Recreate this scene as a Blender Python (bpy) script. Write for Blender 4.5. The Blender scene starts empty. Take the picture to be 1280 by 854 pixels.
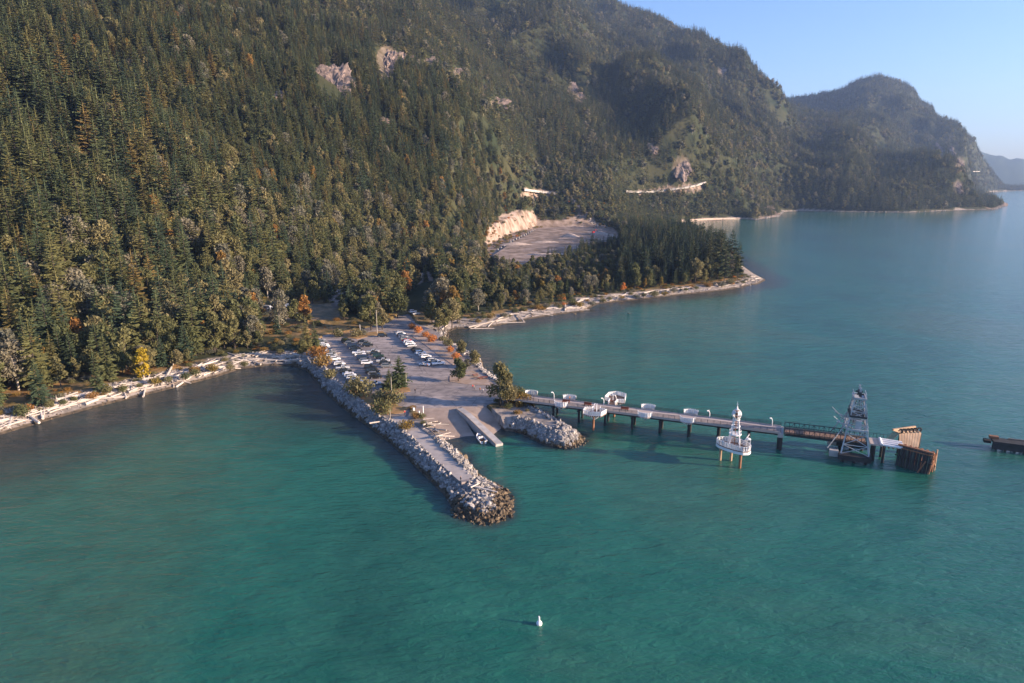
import bpy, bmesh, math, random
import numpy as np
from mathutils import Vector, Matrix, Euler
random.seed(7); RNG = np.random.default_rng(11)
SC = bpy.context.scene
COL = SC.collection
H = 80.0; S = H/100.0; F = 853.0
PIT = math.atan(205/853.0); CP, SP = math.cos(PIT), math.sin(PIT)

# ------------------------------------------------------------------ camera mapping
def px(u, v, z=0.0):
    """where the line of sight through a photo point meets the level z"""
    t = (427-v)/F; s = (u-640)/F
    dy = CP + t*SP; dz = -SP + t*CP
    k = (z-H)/dz
    return Vector((s*k, dy*k, z))
def proj(X, Y, Z):
    d = Y*CP + (H-Z)*SP
    upc = Y*SP - (H-Z)*CP
    return 640 + F*X/d, 427 - F*upc/d
def aof(u, v):
    t = (427-v)/F
    return ((u-640)/F)/(CP+t*SP)
def zof(v, Y):
    t = (427-v)/F
    return H + Y*(-SP+t*CP)/(CP+t*SP)

# ------------------------------------------------------------------ noise
_T = np.random.default_rng(3).random((256, 256))
def vnoise(x, y):
    xi = np.floor(x).astype(int); yi = np.floor(y).astype(int)
    fx = x-xi; fy = y-yi
    fx = fx*fx*(3-2*fx); fy = fy*fy*(3-2*fy)
    a = _T[xi & 255, yi & 255]; b = _T[(xi+1) & 255, yi & 255]
    c = _T[xi & 255, (yi+1) & 255]; d = _T[(xi+1) & 255, (yi+1) & 255]
    return (a*(1-fx)+b*fx)*(1-fy)+(c*(1-fx)+d*fx)*fy - 0.5
def fbm(x, y, n=4):
    s = 0; a = 1.0
    for i in range(n):
        s = s + a*vnoise(x*2**i+17.3*i, y*2**i+9.1*i); a *= .5
    return s

# ------------------------------------------------------------------ coast
COAST_PX = [(-900,700),(-500,625),(-250,582),(-100,558),(0,543),(60,525),(130,506),(200,489),(270,471),(300,461),(335,457),(365,457),
 (385,463),(398,478),(410,492),(425,506),(445,521),(467,536),(485,550),(518,579),(557,617),(574,642),(595,650),(612,651),(630,645),
 (631,626),(622,610),(604,602),(584,579),(565,558),(571,553),(592,550),(612,549),(628,541),(634,537),(651,541),(682,556),(705,560),(725,553),(724,545),
 (700,530),(669,513),(648,499),(640,489),(628,480),(613,470),(603,461),(600,451),(583,441),(561,428),(557,416),(569,411),(607,410),
 (654,400),(697,393),(726,390),(747,380),(829,371),(904,363),(947,355),(956,350),(941,342),(930,334),(908,320),(880,302),(850,288),
 (822,279),(860,276.5),(925,274),(945,275),(974,271),(980,265),(1000,264),(1050,265),(1130,266),(1200,263),(1245,262),(1256,258),
 (1240,250),(1225,243),(1240,240),(1262,239),(1300,237.7),(1420,236)]
COAST = [px(u, v)[:2] for u, v in COAST_PX]
COAST += [(9000, 9000), (-9000, 9000), (-9000, 200)]
COAST = np.array(COAST)
def inpoly(x, y, P):
    ins = np.zeros(np.shape(x), bool)
    n = len(P); j = n-1
    for i in range(n):
        xi, yi = P[i]; xj, yj = P[j]
        if yi != yj:
            c = ((yi > y) != (yj > y)) & (x < (xj-xi)*(y-yi)/(yj-yi)+xi)
            ins ^= c
        j = i
    return ins
def sdist(x, y, P=COAST):
    x = np.asarray(x, float); y = np.asarray(y, float)
    d2 = np.full(x.shape, 1e18); n = len(P)
    for i in range(n):
        x0, y0 = P[i]; x1, y1 = P[(i+1) % n]
        dx, dy = x1-x0, y1-y0
        t = np.clip(((x-x0)*dx+(y-y0)*dy)/(dx*dx+dy*dy+1e-9), 0, 1)
        d2 = np.minimum(d2, (x-x0-t*dx)**2+(y-y0-t*dy)**2)
    d = np.sqrt(d2)
    return np.where(inpoly(x, y, P), d, -d)

# ------------------------------------------------------------------ hills: crest as (photo u, photo v, range), foot range
def knots(L):
    a = np.array([aof(u, v) for u, v, Y in L]); Y = np.array([Y*S for u, v, Y in L])
    z = np.array([zof(v, yy) for (u, v, _), yy in zip(L, Y)])
    o = np.argsort(a); return a[o], Y[o], z[o]
def foots(L):
    a = []; Y = []
    for f in L:
        p = px(f[0], f[1], 5); a.append(p.x/p.y); Y.append(p.y)
    a = np.array(a); Y = np.array(Y); o = np.argsort(a); return a[o], Y[o]
L1c = knots([(-400,-300,1500),(-100,-220,1500),(100,-170,1600),(300,-115,1800),(450,-50,1950),(545,4,2050),(620,46,2100),(700,94,2050),(745,128,2000),
             (800,168,1900),(860,212,1850),(885,236,1800),(930,262,1600),(965,275,1500)])
L1f = foots([(-400,540),(-100,500),(0,470),(100,452),(200,430),(300,402),(400,366),(480,338),(560,322),(612,306),(640,292),(670,285),(760,284),(800,279),(860,276),(900,274.5),(940,274),(980,270)])
Lbc = knots([(300,-40,3000),(520,-45,3000),(640,-35,3000),(710,4,2900),(735,26,2850),(765,60,2800),(805,92,2700),(845,128,2600),(900,172,2450),(950,212,2400),(990,245,2200)])
Lcc = knots([(300,-45,4300),(560,-50,4300),(700,-35,4200),(770,3,4200),(794,15,4150),(831,31,4100),(859,43,4050),(879,53,4000),(888,65,3980),(899,71,3960),(909,82,3930),(927,91,3900),(938,104,3880),(948,113,3850),(969,126,3800),(985,139,3750),(1000,150,3700),
             (1030,156,3500),(1069,161,3300),(1090,190,3100),(1130,225,2800)])
Lbf = foots([(300,300),(700,278),(780,277),(860,277),(940,273),(980,266),(1050,265.5),(1260,262)])
Ldc = knots([(860,215,5600),(930,180,5600),(960,150,5500),(975,127,5500),(1018,122,5400),(1049,115,5300),(1061,108,5300),(1077,102,5250),(1100,99,5200),(1124,102,5200),(1143,112,5200),(1150,125,5150),(1165,134,5100),
             (1172,147,5050),(1202,163,4950),(1227,181,4850),(1245,194,4800),(1268,212,4700),(1280,219,4700),(1310,229,4700),(1500,232,4700)])
Ldf = foots([(860,256),(980,254),(1100,252),(1200,250),(1240,243),(1262,240.5),(1280,239.5),(1500,238)])
Lhc = knots([(900,262,2400),(930,240,2600),(970,226,2800),(1010,216,2900),(1060,204,2900),(1110,194,2800),(1150,192,2650),(1180,196,2500),(1200,205,2400),(1214,221,2320),(1235,240,2230),(1250,255,2180),(1258,261,2120)])
Lhf = foots([(900,266),(980,264),(1050,264),(1130,264.5),(1200,262.5),(1245,261),(1258,259)])
Lec = knots([(1120,175,10000),(1200,182,10000),(1247,192,10000),(1265,197,10000),(1290,204,10000),(1400,210,10000),(1700,205,10000)])
def layer(a, Y, C, Ft, p=1.0, back=.38, nz=0):
    Yc = np.interp(a, C[0], C[1]); zc = np.interp(a, C[0], C[2]); Yf = np.interp(a, Ft[0], Ft[1])
    Yc = np.maximum(Yc, Yf+60)
    t = (Y-Yf)/(Yc-Yf); tc = np.clip(t, 0, 1)
    z = zc*(tc**p)
    z = z + nz*np.sin(math.pi*tc)**.7*np.clip(zc/160.0, .1, 1.6)
    z = np.where(t > 1, zc-(Y-Yc)*back, z)
    z = np.where(t < 0, -60.0, z)
    out = (a < C[0][0]) | (a > C[0][-1])
    return np.where(out, -60.0, z)
def height(x, y, dd=None):
    x = np.asarray(x, float); y = np.asarray(y, float)
    a = x/y; Y = y
    d = sdist(x, y) if dd is None else dd
    u, v = proj(x, y, 2.0)
    # shore profile: beaches are gentle, the rubble edge of the car park steep
    W = np.where((u > 372) & (u < 735) & (v > 430), 4.6, 17.0)
    tipw = np.clip(1-np.hypot(x-px(612,640,0).x, y-px(612,640,0).y)/20, 0, 1)
    W = np.where(Y > 1000, 10, W)+tipw*15
    s = np.clip(d/W, 0, 1)
    base = np.where(d > 0, .25 + 2.6*(s**.8), np.maximum(.25+d*.35, -8))
    base = base + np.where((d > 20) & (v < 470), np.clip((d-20)/60, 0, 1)*2.5, 0)*(np.where((u > 385) & (v > 408), 0, 1))
    # gullies and knolls
    g = fbm(x/420.0, y/420.0, 4)
    g2 = -np.abs(fbm(x/260.0+40, y/520.0+7, 3))
    rough = 110*g + 120*g2 + 38
    z1 = layer(a, Y, L1c, L1f, 1.0, .75, rough*.5)
    zb = layer(a, Y, Lbc, Lbf, .95, .3, rough*.95)
    zc = layer(a, Y, Lcc, Lbf, .9, .2, rough*1.05)
    zd = layer(a, Y, Ldc, Ldf, .9, .2, rough*1.15)
    zh = layer(a, Y, Lhc, Lhf, .85, .6, rough*.35)
    z = np.maximum.reduce([z1, zb, zc, zd, zh])
    z = z + np.clip(z/120, 0, 1)*7*fbm(x/60, y/60, 3)
    # long shoulder in the far headland: its left flank falls away from the sun
    # quarry cut
    q = (u > 606) & (u < 772) & (Y > 500) & (Y < 1150)
    Yf = np.interp(a, L1f[0], L1f[1])
    aq0, aq1 = aof(608, 290), aof(735, 290)
    wq = np.clip((a-aq0)/.02, 0, 1)*np.clip((aof(775, 290)-a)/.17, 0, 1)
    cut = np.clip((Y-Yf)*.42+5*fbm(x/14, y/14, 4), 0, 12+9*fbm(x/30, y/30, 3))
    z = np.maximum(z, np.where(Y < 1400, wq*cut, -60))
    land = np.maximum(base, base*0+z)
    land = np.where(z > base-6, base + np.log1p(np.exp(np.clip((z-base)/3.0, -20, 20)))*3.0 - .3, base)
    land = np.where(z-base > 50, z, land)
    near = (Y > 450) & (Y < 1250) & (u > 560) & (u < 820)
    if near.any():
        dq = np.full(x.shape, 999.0); dq[near] = -sdist(x[near], y[near], QPW)
        lim = 7.0+.5*fbm(x/25, y/25, 2)+np.maximum(dq, 0)*(.52+.25*fbm(x/22, y/22, 3))
        lim = lim+np.maximum(dq-45, 0)**1.5*.25
        land = np.where(dq < 0, lim, np.minimum(land, lim))
    ktap = np.clip(d/np.where(Y > 950, 100.0, 25.0), 0, 1)
    out = np.where(d > 0, base + (land-base)*ktap**np.where(Y > 950, 1.3, .7), base)
    fl = LOT_IN(x, y)
    out = np.where(fl, np.minimum(out, 2.8), out)
    rp = RAMP_IN(x, y)
    out = np.where(rp, np.minimum(out, -1.2), out)
    return out

QP = np.array([(612,338),(616,318),(640,302),(668,288),(700,284),(745,285),(772,291),(776,302),(740,310),(700,322),(660,338)])
QPW = np.array([px(u_, v_, 7)[:2] for u_, v_ in QP])
def QUARRY_IN(u, v, Y):
    u2, v2 = u, v
    return inpoly(u2, v2+2, QP) & (Y > 450) & (Y < 1200)
LOT_PX = [(404,419),(440,414),(484,404),(497,395),(512,392),(520,404),(545,414),(563,432),(583,448),(597,459),(607,470),(617,482),(636,491),(648,497),(640,505),(618,504),(606,509),
          (575,509),(512,511),(508,522),(516,530),(532,541),(548,556),(566,573),(583,590),(588,601),(577,603),(560,588),(540,570),(520,551),(500,532),(478,520),(462,508),(440,492),(424,478),(410,464),(401,448),(396,432)]
LOT = np.array([px(u, v, 3)[:2] for u, v in LOT_PX])
def LOT_IN(x, y): return inpoly(x, y, LOT)
RAMP_PX = [(512,512),(606,511),(640,541),(612,560),(566,560)]
RAMP = np.array([px(u, v, 1.5)[:2] for u, v in RAMP_PX])
def RAMP_IN(x, y): return inpoly(x, y, RAMP)
def hz(x, y): return float(height(np.array([x]), np.array([y]))[0])
def on_terrain(u, v, z0=3.0, Ymax=7000):
    """first point of the terrain met along the sight line through a photo point"""
    t = (427-v)/F; s = (u-640)/F
    dy = CP+t*SP; dz = -SP+t*CP
    Ys = np.exp(np.linspace(math.log(150), math.log(Ymax), 2600))
    k = Ys/dy; X = s*k; Z = H+dz*k
    g = height(X, Ys)
    i = np.argmax(g >= Z)
    return Vector((X[i], Ys[i], g[i]))

# ------------------------------------------------------------------ object helpers
def tag(o, label=None, cat=None, group=None, kind=None):
    if label: o['label'] = label
    if cat: o['category'] = cat
    if group: o['group'] = group
    if kind: o['kind'] = kind
    return o
class MB:
    def __init__(s): s.v = []; s.f = []; s.m = []
    def poly(s, pts, faces, m=0):
        n = len(s.v); s.v += [tuple(p) for p in pts]; s.f += [tuple(n+i for i in f) for f in faces]; s.m += [m]*len(faces); return s
    def box(s, c, d, rz=0, m=0):
        cx, cy, cz = c; a, b, h = d[0]/2, d[1]/2, d[2]/2; co, si = math.cos(rz), math.sin(rz)
        P = []
        for z in (-h, h):
            for x, y in ((-a,-b),(a,-b),(a,b),(-a,b)): P.append((cx+x*co-y*si, cy+x*si+y*co, cz+z))
        return s.poly(P, [(0,3,2,1),(4,5,6,7),(0,1,5,4),(1,2,6,5),(2,3,7,6),(3,0,4,7)], m)
    def bar(s, p, q, r, n=4, r2=None, m=0):
        p = Vector(p); q = Vector(q); d = (q-p)
        if d.length < 1e-6: return s
        d.normalize(); r2 = r if r2 is None else r2
        up = Vector((0,0,1)) if abs(d.z) < .95 else Vector((1,0,0))
        a = d.cross(up).normalized(); b = d.cross(a)
        P = []
        for c, rr in ((p, r), (q, r2)):
            for i in range(n):
                t = 2*math.pi*(i+.5)/n; P.append(c+a*rr*math.cos(t)+b*rr*math.sin(t))
        F_ = [(i, (i+1) % n, n+(i+1) % n, n+i) for i in range(n)] + [tuple(range(n-1, -1, -1)), tuple(range(n, 2*n))]
        return s.poly(P, F_, m)
    def path(s, pts, r, n=5, m=0):
        for a, b in zip(pts[:-1], pts[1:]): s.bar(a, b, r, n, m=m)
        return s
    def sheet(s, pts, z, thick=0, m=0):
        """a slab with the outline pts (x,y), top at z"""
        bm = bmesh.new()
        vs = [bm.verts.new((p[0], p[1], z)) for p in pts]
        f = bm.faces.new(vs); bm.normal_update()
        if f.normal.z < 0: bmesh.ops.reverse_faces(bm, faces=[f])
        bmesh.ops.triangulate(bm, faces=[f])
        bm.verts.index_update()
        n = len(s.v)
        for v in bm.verts: s.v.append(tuple(v.co))
        for ff in bm.faces: s.f.append(tuple(n+v.index for v in ff.verts)); s.m.append(m)
        bm.free()
        if thick:
            k = len(pts); n = len(s.v)
            for p in pts: s.v.append((p[0], p[1], z))
            for p in pts: s.v.append((p[0], p[1], z-thick))
            for i in range(k): s.f.append((n+i, n+(i+1) % k, n+k+(i+1) % k, n+k+i)); s.m.append(m)
        return s
    def mesh(s, name, mats):
        me = bpy.data.meshes.new(name); me.from_pydata(s.v, [], s.f)
        for m in (mats if isinstance(mats, (list, tuple)) else [mats]): me.materials.append(m)
        me.polygons.foreach_set('material_index', s.m); me.update(); return me
    def obj(s, name, mats, parent=None, loc=(0,0,0), rz=0, smooth=False):
        me = s.mesh(name, mats)
        if smooth: me.polygons.foreach_set('use_smooth', [True]*len(me.polygons))
        o = bpy.data.objects.new(name, me); COL.objects.link(o); o.location = loc; o.rotation_euler[2] = rz
        if parent: o.parent = parent
        return o
def thing(name, loc, rz, label, cat, group=None):
    o = bpy.data.objects.new(name, None); COL.objects.link(o); o.location = loc; o.rotation_euler[2] = rz
    o.empty_display_size = .5
    return tag(o, label, cat, group)
def dup(root):
    c = root.copy(); COL.objects.link(c)
    for ch in root.children:
        d = ch.copy(); COL.objects.link(d); d.parent = c
        for g in ch.children:
            e = g.copy(); COL.objects.link(e); e.parent = d
    return c
ORD = ['first','second','third','fourth','fifth','sixth','seventh','eighth','ninth','tenth','eleventh','twelfth','thirteenth','fourteenth','fifteenth','sixteenth','seventeenth','eighteenth','nineteenth']
def ordn(i):
    if i < 19: return ORD[i]
    i += 1
    T = {2:'twent',3:'thirt',4:'fort',5:'fift',6:'sixt',7:'sevent',8:'eight',9:'ninet'}
    if i >= 100: return 'hundred-and-'+(ordn(i-101) if i > 100 else 'zeroth')
    return T[i//10]+('ieth' if i % 10 == 0 else 'y-'+ORD[i % 10-1])

# ------------------------------------------------------------------ materials
def mat(name, col, rough=.8, var=.0, scale=1.0, metal=0, col2=None, bump=0, spec=.3, obj_rand=0, detail=5, stretch=None):
    m = bpy.data.materials.new(name); m.use_nodes = True; nt = m.node_tree; b = nt.nodes['Principled BSDF']
    b.inputs['Roughness'].default_value = rough; b.inputs['Metallic'].default_value = metal
    b.inputs['Specular IOR Level'].default_value = spec
    b.inputs['Base Color'].default_value = (*col, 1)
    if var or col2:
        tc = nt.nodes.new('ShaderNodeTexCoord'); n = nt.nodes.new('ShaderNodeTexNoise'); n.inputs['Scale'].default_value = scale; n.inputs['Detail'].default_value = detail
        if stretch:
            mp = nt.nodes.new('ShaderNodeMapping'); mp.inputs['Scale'].default_value = stretch
            nt.links.new(tc.outputs['Object'], mp.inputs['Vector']); nt.links.new(mp.outputs[0], n.inputs['Vector'])
        else: nt.links.new(tc.outputs['Object'], n.inputs['Vector'])
        r = nt.nodes.new('ShaderNodeValToRGB'); r.color_ramp.elements[0].position = .32; r.color_ramp.elements[1].position = .68
        c2 = col2 if col2 else tuple(c*(1-var) for c in col)
        r.color_ramp.elements[0].color = (*c2, 1); r.color_ramp.elements[1].color = (*col, 1)
        nt.links.new(n.outputs['Fac'], r.inputs['Fac'])
        out = r.outputs['Color']
        if obj_rand:
            oi = nt.nodes.new('ShaderNodeObjectInfo'); mr = nt.nodes.new('ShaderNodeMapRange')
            mr.inputs['To Min'].default_value = 1-obj_rand; mr.inputs['To Max'].default_value = 1+obj_rand*.6
            nt.links.new(oi.outputs['Random'], mr.inputs['Value'])
            vm = nt.nodes.new('ShaderNodeVectorMath'); vm.operation = 'SCALE'
            nt.links.new(out, vm.inputs[0]); nt.links.new(mr.outputs[0], vm.inputs['Scale']); out = vm.outputs[0]
        nt.links.new(out, b.inputs['Base Color'])
        if bump:
            bp = nt.nodes.new('ShaderNodeBump'); bp.inputs['Strength'].default_value = bump; bp.inputs['Distance'].default_value = .1
            nt.links.new(n.outputs['Fac'], bp.inputs['Height']); nt.links.new(bp.outputs[0], b.inputs['Normal'])
    return m
def foliage(name, stops, trans=.25):
    """leaf material; the colour of a whole tree is drawn from stops by its random number, clumps vary a little"""
    m = bpy.data.materials.new(name); m.use_nodes = True; nt = m.node_tree
    b = nt.nodes['Principled BSDF']; b.inputs['Roughness'].default_value = .75; b.inputs['Specular IOR Level'].default_value = .15
    oi = nt.nodes.new('ShaderNodeObjectInfo'); r = nt.nodes.new('ShaderNodeValToRGB')
    e = r.color_ramp.elements
    while len(e) < len(stops): e.new(.5)
    for k, (p, c) in enumerate(stops): e[k].position = p; e[k].color = (*c, 1)
    nt.links.new(oi.outputs['Random'], r.inputs['Fac'])
    tc = nt.nodes.new('ShaderNodeTexCoord'); n = nt.nodes.new('ShaderNodeTexNoise'); n.inputs['Scale'].default_value = .55; n.inputs['Detail'].default_value = 3
    nt.links.new(tc.outputs['Object'], n.inputs['Vector'])
    mr = nt.nodes.new('ShaderNodeMapRange'); mr.inputs['From Min'].default_value = .3; mr.inputs['From Max'].default_value = .7
    mr.inputs['To Min'].default_value = .6; mr.inputs['To Max'].default_value = 1.35
    nt.links.new(n.outputs['Fac'], mr.inputs['Value'])
    vm = nt.nodes.new('ShaderNodeVectorMath'); vm.operation = 'SCALE'
    nt.links.new(r.outputs[0], vm.inputs[0]); nt.links.new(mr.outputs[0], vm.inputs['Scale'])
    nt.links.new(vm.outputs[0], b.inputs['Base Color'])
    tr = nt.nodes.new('ShaderNodeBsdfTranslucent'); nt.links.new(vm.outputs[0], tr.inputs['Color'])
    mx = nt.nodes.new('ShaderNodeMixShader'); mx.inputs[0].default_value = trans
    nt.links.new(b.outputs[0], mx.inputs[1]); nt.links.new(tr.outputs[0], mx.inputs[2])
    nt.links.new(mx.outputs[0], nt.nodes['Material Output'].inputs['Surface'])
    return m
M = {}
M['needles'] = foliage('needles', [(0, (.048,.074,.044)), (.35, (.076,.100,.048)), (.75, (.118,.126,.050)), (.94, (.155,.142,.055)), (1, (.19,.14,.05))])
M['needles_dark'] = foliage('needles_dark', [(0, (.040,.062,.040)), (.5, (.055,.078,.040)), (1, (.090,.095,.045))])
M['leaf'] = foliage('leaf_olive', [(0, (.100,.115,.050)), (.4, (.145,.145,.060)), (.75, (.190,.175,.080)), (1, (.25,.215,.11))], .35)
M['leaf_pale'] = foliage('leaf_pale', [(0, (.13,.14,.10)), (.5, (.17,.165,.12)), (1, (.22,.20,.14))], .35)
M['leaf_gold'] = foliage('leaf_gold', [(0, (.22,.17,.045)), (.5, (.26,.17,.05)), (1, (.30,.15,.045))], .35)
M['leaf_yellow'] = foliage('leaf_yellow', [(0, (.42,.31,.035)), (1, (.42,.31,.035))], .4)
M['leaf_orange'] = foliage('leaf_orange', [(0, (.50,.20,.055)), (1, (.58,.24,.07))], .35)
M['bark'] = mat('bark', (.075,.06,.05), .9, .4, 2)
M['bark_pale'] = mat('bark_pale', (.42,.38,.32), .9, .3, 2)
M['rock'] = mat('riprap_rock', (.37,.34,.315), .9, .0, 1.5, col2=(.15,.145,.14), bump=.3, obj_rand=.35)
M['rock_wet'] = mat('rock_weed', (.16,.115,.068), .7, .0, 1.5, col2=(.045,.036,.025), bump=.3, obj_rand=.5)
M['cliff'] = mat('cliff_rock', (.30,.225,.185), .9, .0, .12, col2=(.12,.095,.08), bump=.5, detail=8)
M['drift'] = mat('driftwood', (.56,.50,.44), .85, .0, 1.2, col2=(.36,.31,.27), obj_rand=.3, stretch=(1,8,8))
M['drift_dark'] = mat('driftwood_dark', (.22,.17,.135), .9, .4, 2, obj_rand=.3)
M['asphalt'] = mat('lot_asphalt', (.36,.315,.29), .92, .0, .09, col2=(.27,.24,.225), detail=8)
def worn_asphalt():
    m = bpy.data.materials.new('lot_asphalt'); m.use_nodes = True; nt = m.node_tree; b = nt.nodes['Principled BSDF']; L = nt.links.new
    b.inputs['Roughness'].default_value = .92; b.inputs['Specular IOR Level'].default_value = .2
    geo = nt.nodes.new('ShaderNodeNewGeometry')
    def noise(sc, det, st=(1,1,1), rot=0):
        mp = nt.nodes.new('ShaderNodeMapping'); mp.inputs['Scale'].default_value = st; mp.inputs['Rotation'].default_value = (0,0,rot); L(geo.outputs['Position'], mp.inputs['Vector'])
        t = nt.nodes.new('ShaderNodeTexNoise'); t.inputs['Scale'].default_value = sc; t.inputs['Detail'].default_value = det; L(mp.outputs[0], t.inputs['Vector']); return t.outputs['Fac']
    def ramp(f, a, c1, bb, c2):
        r = nt.nodes.new('ShaderNodeValToRGB'); r.color_ramp.elements[0].position = a; r.color_ramp.elements[1].position = bb; r.color_ramp.elements[0].color = (*c1, 1); r.color_ramp.elements[1].color = (*c2, 1); L(f, r.inputs[0]); return r.outputs[0]
    def mult(a_, b_):
        x = nt.nodes.new('ShaderNodeMix'); x.data_type = 'RGBA'; x.blend_type = 'MULTIPLY'; x.inputs[0].default_value = 1; L(a_, x.inputs[6]); L(b_, x.inputs[7]); return x.outputs[2]
    base = ramp(noise(.06, 9), .35, (.25,.22,.205), .62, (.39,.335,.305))
    c = mult(base, ramp(noise(.35, 8), .36, (.72,.72,.73), .58, (1.06,1.04,1.02)))
    c = mult(c, ramp(noise(.5, 4, (.12,1.6,1), -1.15), .38, (.80,.80,.80), .55, (1,1,1)))
    v = nt.nodes.new('ShaderNodeTexVoronoi'); v.feature = 'DISTANCE_TO_EDGE'; v.inputs['Scale'].default_value = .16; L(geo.outputs['Position'], v.inputs['Vector'])
    c = mult(c, ramp(v.outputs['Distance'], .0, (.55,.55,.56), .03, (1,1,1)))
    L(c, b.inputs['Base Color']); return m
M['asphalt'] = worn_asphalt()
M['ramp'] = mat('ramp_concrete', (.37,.29,.235), .9, .0, .25, col2=(.25,.19,.15), detail=8)
M['concrete'] = mat('concrete', (.46,.43,.40), .85, .3, .5)
M['white'] = mat('white_paint', (.80,.79,.78), .5, .12, .8)
M['steel_grey'] = mat('galvanised_steel', (.50,.52,.54), .6, .35, .6, metal=.1)
M['dark_steel'] = mat('dark_steel', (.035,.045,.05), .6, .3, 2)
M['pile_dark'] = mat('pile_dark', (.045,.045,.045), .8, .4, .5)
M['deck'] = mat('deck_planks', (.52,.43,.375), .9, .0, .5, col2=(.40,.33,.285), stretch=(.3,4,1))
M['deck_brown'] = mat('deck_brown', (.27,.17,.12), .9, .0, .5, col2=(.17,.11,.08), stretch=(.3,4,1))
M['rust'] = mat('rusty_timber', (.34,.16,.085), .85, .5, .6)
M['timber'] = mat('weathered_timber', (.52,.37,.24), .85, .0, .4, col2=(.33,.22,.14), detail=7)
M['glass'] = mat('car_glass', (.015,.02,.025), .08, spec=.8)
M['tyre'] = mat('tyre_rubber', (.02,.02,.02), .9)
M['bench'] = mat('bench_red', (.30,.09,.045), .8, .3, 2)
M['gravel'] = mat('gravel_path', (.42,.375,.34), .95, .0, .5, col2=(.33,.29,.26), detail=9)
M['grass_dry'] = mat('dry_grass', (.38,.21,.095), .95, .0, .35, col2=(.24,.17,.07), detail=8)
M['verge'] = mat('worn_verge', (.42,.33,.27), .95, .0, .3, col2=(.30,.20,.13), detail=8)
M['gold_sand'] = mat('gravel_pile', (.50,.40,.33), .95, .3, .3)
CARC = {'white': (.78,.78,.78), 'silver': (.45,.46,.47), 'grey': (.17,.18,.19), 'black': (.012,.013,.015), 'blue': (.03,.07,.18), 'red': (.55,.015,.03), 'dark green': (.02,.05,.035), 'tan': (.35,.28,.2), 'dark blue': (.015,.025,.06)}
for k, c in CARC.items():
    m = mat('paint_'+k.replace(' ', '_'), c, .28, spec=.6); m.node_tree.nodes['Principled BSDF'].inputs['Coat Weight'].default_value = .5; M['car '+k] = m

# terrain material : forest floor, pebble beach, cut rock by attribute
def terrain_mat():
    m = bpy.data.materials.new('ground'); m.use_nodes = True; nt = m.node_tree; b = nt.nodes['Principled BSDF']; L = nt.links.new
    b.inputs['Roughness'].default_value = .95; b.inputs['Specular IOR Level'].default_value = .1
    geo = nt.nodes.new('ShaderNodeNewGeometry')
    def noise(sc, det=6):
        n = nt.nodes.new('ShaderNodeTexNoise'); n.inputs['Scale'].default_value = sc; n.inputs['Detail'].default_value = det
        L(geo.outputs['Position'], n.inputs['Vector']); return n.outputs['Fac']
    def ramp(f, c1, c2, a=.35, bb=.65):
        r = nt.nodes.new('ShaderNodeValToRGB'); r.color_ramp.elements[0].position = a; r.color_ramp.elements[1].position = bb
        r.color_ramp.elements[0].color = (*c1, 1); r.color_ramp.elements[1].color = (*c2, 1); L(f, r.inputs[0]); return r.outputs[0]
    floor = ramp(noise(.02), (.026,.036,.018), (.058,.058,.028))
    beach = ramp(noise(.35, 10), (.20,.175,.15), (.36,.305,.26), .38, .6)
    wet = ramp(noise(.5, 8), (.05,.043,.033), (.13,.10,.07))
    cut = ramp(noise(.09, 9), (.17,.125,.09), (.38,.295,.245), .36, .64)
    dry = ramp(noise(.12, 8), (.10,.09,.04), (.33,.20,.09))
    at = nt.nodes.new('ShaderNodeAttribute'); at.attribute_name = 'zone'
    sp = nt.nodes.new('ShaderNodeSeparateColor'); L(at.outputs['Color'], sp.inputs[0])
    def mix(f, a_, b_):
        x = nt.nodes.new('ShaderNodeMix'); x.data_type = 'RGBA'; L(f, x.inputs[0]); L(a_, x.inputs[6]); L(b_, x.inputs[7]); return x.outputs[2]
    c = mix(sp.outputs[2], floor, dry)
    c = mix(sp.outputs[0], c, beach)
    c = mix(sp.outputs[1], c, cut)
    sx = nt.nodes.new('ShaderNodeSeparateXYZ'); L(geo.outputs['Position'], sx.inputs[0])
    mr = nt.nodes.new('ShaderNodeMapRange'); mr.inputs['From Min'].default_value = .75; mr.inputs['From Max'].default_value = .45; L(sx.outputs[2], mr.inputs['Value'])
    c = mix(mr.outputs[0], c, wet)
    L(c, b.inputs['Base Color'])
    bp = nt.nodes.new('ShaderNodeBump'); bp.inputs['Distance'].default_value = .5; bp.inputs['Strength'].default_value = .4; L(noise(.5, 8), bp.inputs['Height']); L(bp.outputs[0], b.inputs['Normal'])
    return m
M['terrain'] = terrain_mat()

# ------------------------------------------------------------------ terrain mesh
def pxpoly(L): return np.array(L, float)
Z_DRY = [pxpoly([(325,372),(430,372),(440,415),(400,425),(330,420)]), pxpoly([(405,405),(520,385),(545,400),(620,470),(640,500),(600,520),(480,530),(395,480),(385,430)]),
         pxpoly([(0,470),(60,470),(330,440),(345,462),(0,530)]), pxpoly([(645,490),(690,520),(650,525),(618,505)]), pxpoly([(560,395),(930,345),(950,355),(560,420)])]
Z_CUT = [pxpoly([(608,332),(606,308),(611,286),(626,268),(650,262),(668,266),(676,276),(700,275),(720,270),(738,276),(765,284),(785,300),(740,310),(700,322),(650,340)]),
         pxpoly([(410,372),(470,345),(505,345),(500,362),(450,378),(415,384)]), pxpoly([(505,342),(540,340),(540,350),(510,358)]),
         pxpoly([(790,239),(880,230),(882,236),(860,241),(800,244)]), pxpoly([(655,236),(700,240),(690,250),(650,247)]), pxpoly([(715,250),(740,268),(750,285),(735,285),(722,268)])]
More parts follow.
